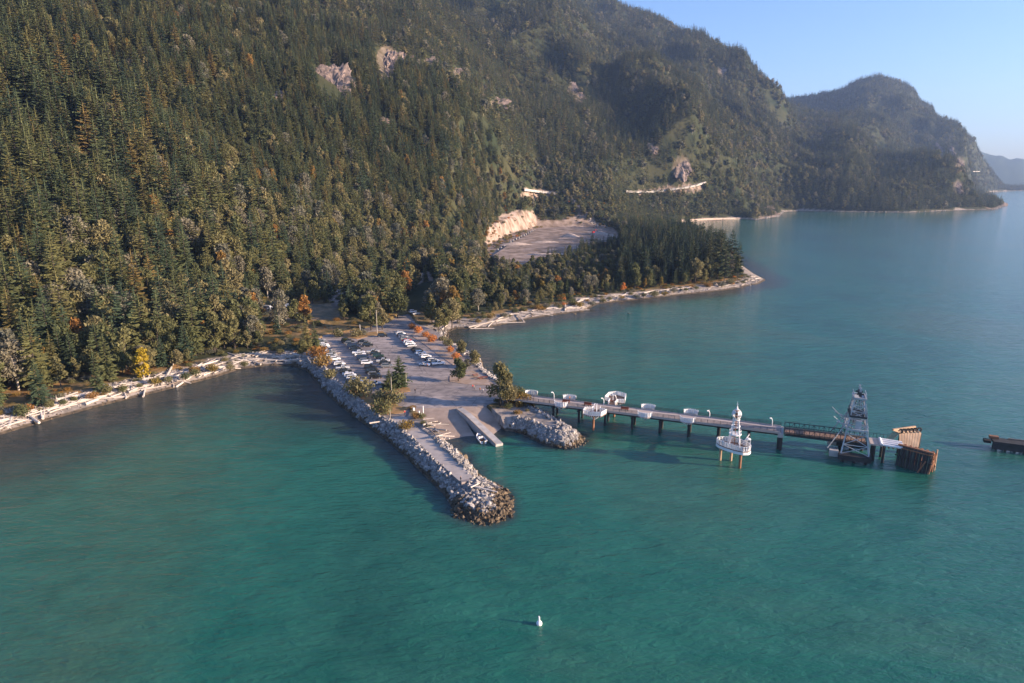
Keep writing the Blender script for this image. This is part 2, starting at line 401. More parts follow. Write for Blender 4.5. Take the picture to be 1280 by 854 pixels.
CLEAR = Z_CUT[:5] + [pxpoly([(336,381),(424,379),(430,390),(418,400),(337,401)]), pxpoly([(398,412),(480,400),(500,385),(520,360),(545,350),(550,365),(535,400),(600,440),(650,500),(640,520),(480,560),(380,480),(392,430)]),
         pxpoly([(325,376),(345,376),(345,420),(325,425)]), pxpoly([(235,333),(262,325),(262,345),(240,348)]), pxpoly([(0,492),(40,488),(100,480),(150,478),(120,500),(0,515)]), pxpoly([(0,455),(50,452),(60,470),(0,478)])]
OUTCROPS = [(418,106,30,34,'large pale rock face at upper left of the forested slope'),(400,92,14,12,'small pale ledge just above the large left rock face'),(484,82,18,34,'tall narrow pale cliff beside the large left rock face'),
  (505,74,12,8,'small orange rock knob right of the narrow cliff'),(536,80,12,10,'low brown rock ledge among firs right of the orange knob'),(572,92,9,10,'little pinkish cliff high on the middle slope'),
  (606,113,5,8,'tiny white rock step on the middle slope'),(622,130,16,9,'brown crumbly rock ledge at centre of the slope'),(716,112,8,10,'thin slanting rock spur at the right edge of the near ridge'),
  (725,122,7,9,'bright white rock face on the right edge of the near ridge'),(852,209,13,18,'tan rock cliff above the curving highway'),(817,187,9,8,'small tan bluff uphill of the highway cliff'),
  (902,88,7,6,'bright rock patch on the skyline shoulder of far mountain'),(1177,190,4,12,'white vertical scar on the far headland'),
  (1190,188,4,9,'orange pinnacle beside the white scar on far headland'),(1200,205,7,9,'brown cliff below the orange pinnacle on far headland'),(1197,232,7,10,'pale cliff low on the far headland'),
  (1245,256,15,8,'orange wave-cut rocks at the tip of the far headland'),(960,266,16,8,'pale wave-cut bluff with a pine fringe across the bay'),
  (478,152,11,6,'low rocky opening in the firs below the narrow cliff'),(530,176,10,9,'tan rock slab in the lower middle of the slope'),(345,120,10,8,'rough tan ledge left of the large rock face'),(525,240,12,12,'cream cliff peeping between trees above the clearing')]
def build_terrain():
    na = 960
    a = np.linspace(-1.0, .95, na)
    Ys = np.concatenate([np.exp(np.arange(math.log(145), math.log(380), .0028)), np.exp(np.arange(math.log(380), math.log(2300), .0038)), np.exp(np.arange(math.log(2300), math.log(6500), .008))])
    A, Yg = np.meshgrid(a, Ys); X = A*Yg
    x = X.ravel(); y = Yg.ravel()
    d = np.concatenate([sdist(x[i:i+60000], y[i:i+60000]) for i in range(0, len(x), 60000)])
    z = height(x, y, d)
    z = z + np.where((d > 3) & (z < 40), .25*fbm(x/4, y/4, 3), 0)
    z = np.where(LOT_IN(x, y), np.minimum(z, 2.8), z)
    nr = len(Ys)
    keep = (z > -1.5).reshape(nr, na)
    qk = keep[:-1, :-1] | keep[1:, :-1] | keep[:-1, 1:] | keep[1:, 1:]
    i0 = (np.arange(nr-1)[:, None]*na + np.arange(na-1)[None, :])[qk]
    faces = np.stack([i0, i0+1, i0+na+1, i0+na], 1)
    used = np.zeros(len(x), bool); used[faces.ravel()] = True
    remap = np.cumsum(used)-1
    faces = remap[faces]
    vx = np.stack([x, y, z], 1)[used]
    me = bpy.data.meshes.new('terrain')
    me.vertices.add(len(vx)); me.vertices.foreach_set('co', vx.ravel())
    me.loops.add(faces.size); me.loops.foreach_set('vertex_index', faces.ravel().astype(np.int32))
    me.polygons.add(len(faces)); me.polygons.foreach_set('loop_start', np.arange(0, faces.size, 4, dtype=np.int32))
    me.update(calc_edges=True)
    me.polygons.foreach_set('use_smooth', np.ones(len(faces), bool))
    u, v = proj(vx[:, 0], vx[:, 1], vx[:, 2]); Yv = vx[:, 1]; dv = d[used]
    jit = 3*fbm(vx[:, 0]/18, vx[:, 1]/18, 3)
    W = np.where(Yv > 1000, 8, 15)
    r = np.clip((W-dv)/3+np.where(Yv > 1000, 4*fbm(vx[:, 0]/45, vx[:, 1]/45, 2)-1.0, 0)+1.5*fbm(vx[:, 0]/8, vx[:, 1]/8, 3), 0, 1)*(vx[:, 2] < 6)
    r = np.maximum(r, inpoly(u+jit, v+jit, CLEAR[5])*(Yv < 700)*.3)
    g = np.zeros(len(u)); bz = np.zeros(len(u))
    for (cu, cv, ru, rv, _) in OUTCROPS: g = np.maximum(g, ((((u-cu+jit)/ru)**2+((v-cv-2)/rv)**2 < .7))*(Yv > 900)*.45)
    for P in Z_CUT: g = np.maximum(g, inpoly(u+jit, v+jit, P)*(Yv < 2400))
    for P in Z_DRY: bz = np.maximum(bz, inpoly(u+jit, v+jit, P)*(Yv < 900))
    c = np.stack([r, g, bz, np.ones(len(u))], 1).astype(np.float32)
    at = me.color_attributes.new('zone', 'FLOAT_COLOR', 'POINT'); at.data.foreach_set('color', c.ravel())
    me.materials.append(M['terrain'])
    o = bpy.data.objects.new('mountain_terrain', me); COL.objects.link(o); tag(o, kind='structure', label='forested mountainsides with pebble shore')
    return o
build_terrain()

# far range across the sound
def build_far():
    a = np.linspace(.52, 1.05, 140); Ys = np.linspace(6900, 9200, 30)
    A, Yg = np.meshgrid(a, Ys)
    z = np.interp(A, Lec[0], Lec[2]); yc = 8000
    f = np.where(Yg < yc, np.clip((Yg-6900)/(yc-6900), 0, 1)**.8, np.clip(1-(Yg-yc)/3000, 0, 1))
    z = (z*f) - 3 + f*60*fbm(A*40, Yg/900, 4)
    mb = MB(); n = len(a)
    pts = np.stack([(A*Yg).ravel(), Yg.ravel(), z.ravel()], 1)
    mb.poly(pts.tolist(), [(i*n+j, i*n+j+1, (i+1)*n+j+1, (i+1)*n+j) for i in range(len(Ys)-1) for j in range(n-1)])
    o = mb.obj('far_hills', M['needles_dark'], smooth=True); tag(o, kind='structure', label='distant blue hills across the sound')
build_far()

# ------------------------------------------------------------------ water
def water():
    def axis(fine0, fine1, step, lo, hi):
        L = list(np.arange(fine0, fine1+.1, step)); s = step; x = fine1
        while x < hi: s *= 1.3; x += s; L.append(min(x, hi))
        s = step; x = fine0; Lo = []
        while x > lo: s *= 1.3; x -= s; Lo.append(max(x, lo))
        return np.array(Lo[::-1]+L)
    xs = axis(-360, 420, 4, -9400, 9400); ys = axis(90, 660, 4, -2500, 9400)
    X, Y = np.meshgrid(xs, ys); x = X.ravel(); y = Y.ravel()
    d = -sdist(x, y)
    n = len(xs); mb = MB(); mb.poly(np.stack([x, y, x*0], 1).tolist(), [(i*n+j, i*n+j+1, (i+1)*n+j+1, (i+1)*n+j) for i in range(len(ys)-1) for j in range(n-1)])
    m = bpy.data.materials.new('sea_water'); m.use_nodes = True; nt = m.node_tree; b = nt.nodes['Principled BSDF']; L = nt.links.new
    b.inputs['IOR'].default_value = 1.33; b.inputs['Roughness'].default_value = .07
    geo = nt.nodes.new('ShaderNodeNewGeometry')
    def noise(sc, det, stretch=(1,1,1), rot=0, dist=0, rough=.5):
        mp = nt.nodes.new('ShaderNodeMapping'); mp.inputs['Scale'].default_value = stretch; mp.inputs['Rotation'].default_value = (0,0,rot)
        L(geo.outputs['Position'], mp.inputs['Vector'])
        t = nt.nodes.new('ShaderNodeTexNoise'); t.inputs['Scale'].default_value = sc; t.inputs['Detail'].default_value = det; t.inputs['Distortion'].default_value = dist; t.inputs['Roughness'].default_value = rough
        L(mp.outputs[0], t.inputs['Vector']); return t.outputs['Fac']
    def ramp(f, st):
        r = nt.nodes.new('ShaderNodeValToRGB'); e = r.color_ramp.elements
        while len(e) < len(st): e.new(.5)
        for k, (p, c) in enumerate(st): e[k].position = p; e[k].color = (*c, 1)
        L(f, r.inputs[0]); return r.outputs[0]
    def mix(f, a_, b_):
        q = nt.nodes.new('ShaderNodeMix'); q.data_type = 'RGBA'
        if isinstance(f, float): q.inputs[0].default_value = f
        else: L(f, q.inputs[0])
        L(a_, q.inputs[6]); L(b_, q.inputs[7]); return q.outputs[2]
    c1 = ramp(noise(.009, 4, (1,.8,1), .3, .6), [(.34, (.012,.070,.052)), (.50, (.012,.115,.080)), (.66, (.050,.104,.062))])
    mot = ramp(noise(.09, 5, (.8,1.5,1), -.35, .8), [(.3, (.010,.082,.060)), (.7, (.045,.165,.115))])
    c1 = mix(.35, c1, mot)
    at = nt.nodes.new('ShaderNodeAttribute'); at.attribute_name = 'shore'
    sh = nt.nodes.new('ShaderNodeSeparateColor'); L(at.outputs['Color'], sh.inputs[0])
    shore_tone = ramp(noise(.09, 5, (1,1,1), 0, .5), [(.3, (.020,.032,.032)), (.7, (.042,.050,.044))])  # dark slate tone near the coast, reaching widest off the left beach
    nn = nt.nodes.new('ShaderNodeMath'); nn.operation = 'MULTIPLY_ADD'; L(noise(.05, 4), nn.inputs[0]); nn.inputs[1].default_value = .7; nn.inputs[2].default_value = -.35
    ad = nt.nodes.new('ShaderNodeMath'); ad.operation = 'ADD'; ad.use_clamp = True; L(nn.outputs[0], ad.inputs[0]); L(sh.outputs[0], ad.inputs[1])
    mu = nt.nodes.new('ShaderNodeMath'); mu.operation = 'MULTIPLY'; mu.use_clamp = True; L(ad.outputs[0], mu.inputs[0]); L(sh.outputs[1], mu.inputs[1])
    c = mix(mu.outputs[0], c1, shore_tone)
    L(c, b.inputs['Base Color'])
    def madd(a_, k, b_=None):
        q = nt.nodes.new('ShaderNodeMath'); q.operation = 'MULTIPLY_ADD'; L(a_, q.inputs[0]); q.inputs[1].default_value = k
        if b_ is None: q.inputs[2].default_value = 0
        else: L(b_, q.inputs[2])
        return q.outputs[0]
    hh = madd(noise(.62, 6, (.6,1.4,1), -.45, .5, .6), .8)
    hh = madd(noise(1.7, 3, (.7,1.3,1), -.6, .3, .6), .22, hh)
    hh = madd(noise(.16, 3, (.6,1.5,1), -.32, .5), 1.3, hh)
    bp = nt.nodes.new('ShaderNodeBump'); bp.inputs['Distance'].default_value = .55; bp.inputs['Strength'].default_value = .65
    L(hh, bp.inputs['Height']); L(bp.outputs[0], b.inputs['Normal'])
    me = mb.mesh('sea', m)
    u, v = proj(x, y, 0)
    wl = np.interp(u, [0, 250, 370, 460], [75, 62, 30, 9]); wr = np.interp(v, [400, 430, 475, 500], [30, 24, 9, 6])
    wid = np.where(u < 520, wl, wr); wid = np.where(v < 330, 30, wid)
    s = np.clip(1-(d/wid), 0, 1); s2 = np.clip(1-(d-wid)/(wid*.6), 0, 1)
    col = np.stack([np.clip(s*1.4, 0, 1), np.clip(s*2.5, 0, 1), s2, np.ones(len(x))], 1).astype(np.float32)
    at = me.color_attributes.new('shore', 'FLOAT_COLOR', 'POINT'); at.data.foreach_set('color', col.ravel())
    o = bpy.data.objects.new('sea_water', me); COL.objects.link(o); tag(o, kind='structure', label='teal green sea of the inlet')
water()

# ------------------------------------------------------------------ tree models
def conifer(seed, h=26., R=4.4, levels=25, per=8, side=4, shape=.85, bare=.1, gap=.0):
    rg = random.Random(seed); cr = MB(); tr = MB()
    tr.bar((0,0,-1.5), (0,0,h*.5), h*.012, 6, h*.006); tr.bar((0,0,h*.5), (0,0,h*.9), h*.006, 5, .02)
    lean = rg.uniform(0, 6.3)
    for i in range(levels):
        t = bare+(1-bare)*(i/(levels-1))**.92
        z = h*t*.985
        L0 = R*((1-t)**shape)*1.0+.25
        if t < bare+.12: L0 *= .75+.25*(t-bare)/.12
        n = max(4, int(per*(1-.35*t)))
        off = rg.uniform(0, 6.3)
        for k in range(n):
            if rg.random() < gap: continue
            an = off+6.283*k/n+rg.uniform(-.3, .3); L_ = L0*rg.uniform(.62, 1.18)*(1+.12*math.cos(an-lean))
            dr = rg.uniform(.22, .5)*(1-t*.9)-.12*t*2
            cx, cy = math.cos(an), math.sin(an); nx, ny = -cy, cx
            zz = z+rg.uniform(-.5, .5)*h/levels
            def P(s, w=0, dz=0): return (cx*L_*s+nx*w, cy*L_*s+ny*w, zz-dr*L_*s*s*1.0+.10*L_*s+dz)
            w = L_*.25*rg.uniform(.8, 1.3)
            # a drooping spray: ridge line and two hanging flanks
            p = [P(.03), P(.5), P(1.0), P(.45, w, -w*.55), P(.45, -w, -w*.55), P(.8, w*.7, -w*.5), P(.8, -w*.7, -w*.5)]
            cr.poly(p, [(0,1,3),(0,4,1),(1,5,3),(1,4,6),(1,2,5),(1,6,2)])
            for q in range(side):
                s = rg.uniform(.3, .95); sg = rg.choice((-1,1)); l = L_*.30*rg.uniform(.6, 1.2)
                b0 = Vector(P(s)); e = Vector(P(min(1.12, s+.16), sg*l, -l*rg.uniform(.15, .6)))
                m_ = (b0+e)/2+Vector((0,0,-l*.28)); w2 = Vector(P(s+.17, sg*l*.25, .02))
                cr.poly([b0, w2, e, m_], [(0,1,2),(0,2,3)])
    cr.bar((0,0,h*.8), (0,0,h*1.0), .3, 4, .02)
    return cr, tr
def broadleaf(seed, h=13., R=5.0, n=2100, lobes=13, leaf=.42, low=.28):
    rg = random.Random(seed); cr = MB(); tr = MB()
    tr.bar((0,0,-1.2), (0,0,h*.45), h*.022, 7, h*.013)
    C = []
    for i in range(lobes):
        an = rg.uniform(0, 6.283); t = rg.uniform(low, .9); rr = R*.68*math.sin(math.pi*min(.97, (t-low+.22)/(1.2-low)))*rg.uniform(.35, 1)
        c = Vector((math.cos(an)*rr, math.sin(an)*rr, h*t)); C.append((c, R*rg.uniform(.28, .46)))
        tr.bar((0,0,h*t*.5), c, h*.007, 4, .04)
    C.append((Vector((0,0,h*.86)), R*.34))
    for i in range(n):
        c, r = C[i % len(C)]
        v = Vector((rg.gauss(0,1), rg.gauss(0,1), rg.gauss(0,1))).normalized()*r*(rg.random()**.35)*rg.uniform(.85, 1.25)
        v.z *= .85; p = c+v
        a = Vector((rg.gauss(0,1), rg.gauss(0,1), rg.gauss(0,1)-.0)).normalized(); b = a.cross(Vector((rg.gauss(0,1), rg.gauss(0,1), rg.gauss(0,1)))).normalized()
        s = leaf*rg.uniform(.6, 1.5)
        cr.poly([p-a*s, p+b*s*.6, p+a*s, p-b*s*.6-Vector((0,0,.1))], [(0,1,2),(0,2,3)])
    return cr, tr
def shrub(seed, h=2.4, R=1.6, n=520):
    rg = random.Random(seed); cr = MB(); tr = MB()
    for i in range(5):
        an = rg.uniform(0, 6.28); tr.bar((0,0,-.2), (math.cos(an)*R*.5, math.sin(an)*R*.5, h*.6), .05, 4, .02)
    for i in range(n):
        v = Vector((rg.gauss(0,1), rg.gauss(0,1), rg.gauss(0,1))).normalized()*(rg.random()**.4)
        p = Vector((v.x*R*rg.uniform(.7,1.2), v.y*R*rg.uniform(.7,1.2), h*.5+v.z*h*.5*rg.uniform(.7,1.15)))
        a = Vector((rg.gauss(0,1), rg.gauss(0,1), rg.gauss(0,1))).normalized(); b = a.cross(Vector((rg.gauss(0,1), rg.gauss(0,1), 1))).normalized(); s = .17*rg.uniform(.6,1.5)
        cr.poly([p-a*s, p+b*s*.6, p+a*s, p-b*s*.6], [(0,1,2),(0,2,3)])
    return cr, tr
TM = []  # (crown mesh, trunk mesh, kind, reference height)
def reg(bt, cm, tm, kind, h):
    cr, tr = bt; TM.append((cr.mesh('crown', M[cm]), tr.mesh('trunk', M[tm]), kind, h, cr, tr, M[cm], M[tm])); return len(TM)-1
V_CON = [reg(conifer(i, 26, R, lv, 8, 5, sh, .08, gp), 'needles', 'bark', 'conifer', 26) for i, (R, lv, sh, gp) in enumerate([(5.6,25,.8,.05),(4.8,27,.75,.08),(6.2,24,.72,.12),(5.2,24,.9,.1)])]
V_DARK = [reg(conifer(20+i, 26, R, 24, 8, 5, sh, bare, gp), 'needles_dark', 'bark', 'conifer', 26) for i, (R, sh, bare, gp) in enumerate([(5.0,.6,.2,.1),(5.8,.65,.16,.12),(4.6,.75,.12,.08)])]
V_LEAF = [reg(broadleaf(40+i, 13, R, 2400, lb), 'leaf', 'bark', 'broadleaf', 13) for i, (R, lb) in enumerate([(4.4,14),(5.2,17),(3.6,12)])]
V_PALE = [reg(broadleaf(50, 13, 5, 1900, 14), 'leaf_pale', 'bark_pale', 'broadleaf', 13)]
V_GOLD = [reg(broadleaf(60, 13, 3.8, 1900, 13), 'leaf_gold', 'bark', 'broadleaf', 13)]
V_YEL = [reg(broadleaf(61, 13, 4.2, 2200, 14, low=.15), 'leaf_yellow', 'bark_pale', 'broadleaf', 13)]
V_ORG = [reg(broadleaf(62, 13, 5.2, 2000, 14), 'leaf_orange', 'bark', 'broadleaf', 13)]
V_FAR = [reg(conifer(70+i, 26, R, 11, 6, 1, .8, .06, .05), 'needles', 'bark', 'conifer', 26) for i, R in enumerate([5.6, 4.9, 6.4])]
V_FARL = [reg(broadleaf(80, 13, 5, 330, 9, 1.0), 'leaf', 'bark', 'broadleaf', 13), reg(broadleaf(81, 13, 5, 330, 9, 1.0), 'leaf_pale', 'bark_pale', 'broadleaf', 13)]
V_SHR = [reg(shrub(90), 'leaf', 'bark', 'shrub', 2.4), reg(shrub(91, 2.2, 1.9), 'leaf_gold', 'bark', 'shrub', 2.4), reg(shrub(92, 2.6, 1.5), 'leaf_orange', 'bark', 'shrub', 2.4), reg(shrub(93, 2.2, 1.8), 'leaf_pale', 'bark', 'shrub', 2.4)]
KNAME = {'conifer': 'conifer_tree', 'broadleaf': 'broadleaf_tree', 'shrub': 'shrub'}
KCAT = {'conifer': 'conifer tree', 'broadleaf': 'broadleaf tree', 'shrub': 'shrub'}
_proto = {}
def plant(vi, x, y, z, h, label, group=None, rz=None, wide=1.0):
    cm, tm, kind, h0 = TM[vi][:4]; s = h/h0
    root = thing(KNAME[kind], (x, y, z), random.uniform(0, 6.28) if rz is None else rz, label, KCAT[kind], group)
    root.scale = (s*wide, s*wide, s)
    if vi not in _proto:
        _proto[vi] = (bpy.data.objects.new('crown', cm), bpy.data.objects.new('trunk' if kind != 'shrub' else 'stem', tm))
        c, t = _proto[vi]
    else:
        c, t = _proto[vi][0].copy(), _proto[vi][1].copy()
    for o in (c, t): COL.objects.link(o); o.parent = root
    return root

# scatter: points with an instance index, a rotation and a scale, drawn by geometry nodes
def scatter(name, pts, var, rot, scl, protos, label):
    pc = bpy.data.collections.new(name+' kinds')
    for i, me in enumerate(protos):
        o = bpy.data.objects.new('kind_%02d' % i, me); pc.objects.link(o)
    me = bpy.data.meshes.new(name); me.vertices.add(len(pts)); me.vertices.foreach_set('co', np.asarray(pts, np.float32).ravel())
    a = me.attributes.new('var', 'INT', 'POINT'); a.data.foreach_set('value', np.asarray(var, np.int32))
    a = me.attributes.new('rot', 'FLOAT_VECTOR', 'POINT'); a.data.foreach_set('vector', np.asarray(rot, np.float32).ravel())
    a = me.attributes.new('scl', 'FLOAT_VECTOR', 'POINT'); a.data.foreach_set('vector', np.asarray(scl, np.float32).ravel())
    o = bpy.data.objects.new(name, me); COL.objects.link(o)
    ng = bpy.data.node_groups.new(name, 'GeometryNodeTree')
    ng.interface.new_socket('Geometry', in_out='INPUT', socket_type='NodeSocketGeometry'); ng.interface.new_socket('Geometry', in_out='OUTPUT', socket_type='NodeSocketGeometry')
    N = ng.nodes.new; gi = N('NodeGroupInput'); go = N('NodeGroupOutput'); ip = N('GeometryNodeInstanceOnPoints'); ci = N('GeometryNodeCollectionInfo')
    ci.inputs['Collection'].default_value = pc; ci.inputs['Separate Children'].default_value = True; ci.inputs['Reset Children'].default_value = True
    ip.inputs['Pick Instance'].default_value = True
    def na(nm, ty):
        n = N('GeometryNodeInputNamedAttribute'); n.data_type = ty; n.inputs['Name'].default_value = nm; return n.outputs['Attribute']
    Lk = ng.links.new
    mp = N('GeometryNodeMeshToPoints')
    Lk(gi.outputs[0], mp.inputs['Mesh']); Lk(mp.outputs['Points'], ip.inputs['Points']); Lk(ci.outputs[0], ip.inputs['Instance'])
    Lk(na('var', 'INT'), ip.inputs['Instance Index']); Lk(na('scl', 'FLOAT_VECTOR'), ip.inputs['Scale'])
    er = N('FunctionNodeEulerToRotation'); Lk(na('rot', 'FLOAT_VECTOR'), er.inputs[0]); Lk(er.outputs[0], ip.inputs['Rotation'])
    Lk(ip.outputs[0], go.inputs[0])
    md = o.modifiers.new('scatter', 'NODES'); md.node_group = ng
    tag(o, label, None, None, 'stuff'); return o

# ------------------------------------------------------------------ forest
def gen_forest():
    out = []
    for (Y0, Y1, sp) in ((215, 900, 6.0), (900, 1500, 6.8), (1500, 2600, 7.8), (2600, 5200, 12.5)):
        Y0 *= 1; ny = int((Y1-Y0)/sp)
        for j in range(ny):
            yy = Y0+(j+.5)*sp; half = .98*yy; nx = int(2*half/sp)
            x = -half+(np.arange(nx)+.5)*sp+RNG.uniform(-.48, .48, nx)*sp; y = yy+RNG.uniform(-.48, .48, nx)*sp
            out.append(np.stack([x, y, np.full(nx, sp)], 1))
    P = np.concatenate(out)
    P = P[(P[:, 0]/P[:, 1] < .93)]
    x, y = P[:, 0], P[:, 1]
    d = np.concatenate([sdist(x[i:i+60000], y[i:i+60000]) for i in range(0, len(x), 60000)])
    need = np.where(y > 1000, 7, 15.5+2.5*fbm(x/12, y/12, 2))
    k = d > need; P = P[k]; x, y, d = P[:, 0], P[:, 1], d[k]
    z = height(x, y, d); u, v = proj(x, y, z)
    ok = ~LOT_IN(x, y) & ~RAMP_IN(x, y)
    for C in CLEAR: ok &= ~(inpoly(u, v, C) & (y < 2500))
    # rubble ground round the lot stays open; single trees are set there by hand
    ok &= ~((u > 383) & (u < 735) & (v > 405))
    ok &= ~((u > 330) & (u < 390) & (v > 420) & (v < 470))
    # bare rock
    for (cu, cv, ru, rv, _) in OUTCROPS:
        if cv < 235: ok &= ~((((u-cu)/ru)**2+((v-cv-2)/(rv*.95))**2 < .62))
    # thinning
    thin = fbm(x/60, y/60, 3)+.9*np.minimum(fbm(x/23+9, y/23, 2)+.12, 0)
    ok &= RNG.random(len(x)) < np.where(y < 1500, 1.0, 1.0)+.9*np.minimum(thin, .0)
    # keep only what can be seen or nearly so
    ok &= (v < 1200)
    P = P[ok]; x, y, d, z, u, v = x[ok], y[ok], d[ok], z[ok], u[ok], v[ok]
    n = len(x); r = RNG.random(n); sel = RNG.random(n)
    lf = fbm(x/70+5, y/70, 3)
    # share of broadleaf trees: the foot of the slope by the car park, the point's beach edge and a valley beyond
    pb = .07+.25*np.clip(lf*2, 0, 1)
    foot = (u > 90) & (u < 640) & (v > 265+.22*np.maximum(0, 330-u)-.25*np.clip(120-u, 0, 120)*0) & (y < 900); pb = np.where(foot, .66, pb)
    mid = (v > 200) & (u < 640) & ~foot & (y < 900); pb = np.where(mid, pb+.16, pb)
    foot2 = (u > 560) & (u < 765) & (v > 330) & (y < 900); pb = np.where(foot2, .85, pb)
    edge = (u > 740) & (d < 24) & (y < 900); pb = np.where(edge, .55, pb)
    quarry = (u > 560) & (u < 770) & (v > 205) & (v < 300); pb = np.where(quarry, .45, pb)
    val = (u > 850) & (u < 1050) & (v > 160) & (v < 262) & (y > 1200); pb = np.where(val, .32, pb)
    isb = sel < pb
    var = np.empty(n, int); near = y < 1050
    c_ = np.array(V_CON)[(r*4).astype(int) % 4]; dk = np.array(V_DARK)[(r*3).astype(int) % 3]
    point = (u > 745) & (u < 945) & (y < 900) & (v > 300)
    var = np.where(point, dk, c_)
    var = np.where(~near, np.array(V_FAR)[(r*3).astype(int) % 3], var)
    bl = np.where(r < .74, np.array(V_LEAF)[(r*9).astype(int) % 3], np.where(r < .93, V_PALE[0], V_GOLD[0]))
    bl = np.where(~near, np.where(r < .7, V_FARL[0], V_FARL[1]), bl)
    var = np.where(isb, bl, var)
    hgt = np.where(isb, RNG.uniform(9, 20, n), RNG.uniform(13, 31, n)*(1+.45*fbm(x/90, y/90, 2)+.3*fbm(x/25, y/25+7, 2)))
    hgt = np.where(point & ~isb, RNG.uniform(14, 38, n)*(.62+.38*np.clip((u-740)/150, 0, 1)), hgt)
    
    hgt = np.where(point & ~isb & (d < 24), hgt*.75, hgt)
    hgt = np.where((y > 2080), hgt*1.05, hgt); hgt = np.where(quarry, hgt*.85, hgt)
    hgt = np.where((d < 22) & (y < 700) & ~point, hgt*.6, hgt)
    hgt = np.where((u > 600) & (u < 775) & (v > 300) & (v < 400) & (y < 900), hgt*.62, hgt)
    big = (y < 540) & (u < 360) & (d > 38); hgt = np.where(big & ~isb, hgt*1.28, np.where(big, hgt*1.15, hgt))
    low = (y < 480) & (u > 300) & (u < 400); hgt = np.where(low, hgt*.8, hgt)
    return x, y, z, d, u, v, var, hgt, isb
FX = gen_forest()
def ref_h(): return np.array([t[3] for t in TM], float)
fx, fy, fz, fd, fu, fv, fvar, fh, fisb = FX
size = fh/fy
infr = (fu > -8) & (fu < 1285) & (fv-F*fh/fy < 850)
# hidden ones behind a full row do not matter: take the largest
order = np.argsort(-np.where(infr, size, 0))
NIND = 285
ind = order[:NIND]; rest = np.ones(len(fx), bool); rest[ind] = False
RH = ref_h()
n = int(rest.sum())
sc_ = (fh/RH[fvar])[rest]; wd = RNG.uniform(.85, 1.15, n)*np.where(fy[rest] > 2600*1.0, 1.45, 1.0)*np.where((fy[rest] > 1500) & (fy[rest] <= 2600), 1.15, 1)
rot = np.stack([RNG.uniform(-.04, .04, n), RNG.uniform(-.04, .04, n), RNG.uniform(0, 6.28, n)], 1)
def joined(i):
    cr, tr, cm, tm = TM[i][4:8]
    mb = MB(); mb.poly(cr.v, cr.f, 0); mb.poly(tr.v, tr.f, 1); return mb.mesh('forest_kind', [cm, tm])
scatter('forest', np.stack([fx, fy, fz-.3], 1)[rest], fvar[rest], rot, np.stack([sc_*wd, sc_*wd, sc_], 1), [joined(i) for i in range(len(TM))],
        'dense conifer forest covering the mountainsides')

# landmarks used to word the labels
ANCH = [('the white camper at far left', px(28,470,4)), ('the yellow-leaved tree', px(180,473,4)), ('the bend of the left driftwood beach', px(95,515,2)), ('the orange-brown tree at left', px(12,330,20)),
        ('the top end of the left beach', px(300,455,3)), ('the parked trailers', px(352,388,5)), ('the car park entrance', px(500,395,4)), ('the rock pile behind the clearing', px(450,366,5)),
        ('the log jam on the right beach', px(690,388,3)), ('the sandy quarry', px(680,315,8)), ('the tip of the wooded point', px(930,352,3)), ('the left half of the wooded point', px(780,360,4)), ('the upper left slope', px(60,400,4)), ('the dark hollow above the left beach', px(260,420,4)), ('the small orange tree on the point', px(778,365,4))]
cnt = {}
recs = []
for i in ind:
    p = Vector((fx[i], fy[i], 0)); best = min(ANCH, key=lambda A: (Vector((A[1].x, A[1].y, 0))-p).length)
    dx = p.x-best[1].x; dy = p.y-best[1].y
    side = ('right of' if dx > 0 else 'left of') if abs(dx) > abs(dy)*.8 else ('behind' if dy > 0 else 'in front of')
    recs.append((best[0], side, math.hypot(dx, dy), i))
recs.sort(key=lambda r: (r[0], r[1], r[2]))
for an, side, dist, i in recs:
    vi = int(fvar[i]); kind = TM[vi][2]
    key = (an, side, kind); k = cnt.get(key, 0); cnt[key] = k+1
    look = 'tall' if fh[i] > (24 if kind == 'conifer' else 14) else ('young' if fh[i] < (15 if kind == 'conifer' else 10) else 'mid-height')
    nm = 'conifer' if kind == 'conifer' else ('golden broadleaf tree' if vi in V_GOLD else 'greyish broadleaf tree' if vi in V_PALE else 'olive broadleaf tree')
    lab = '%s %s, %s nearest %s %s' % (look, nm, ordn(k), side, an)
    plant(vi, fx[i], fy[i], fz[i]-.2, fh[i], lab, 'trees along the shore forest edge')

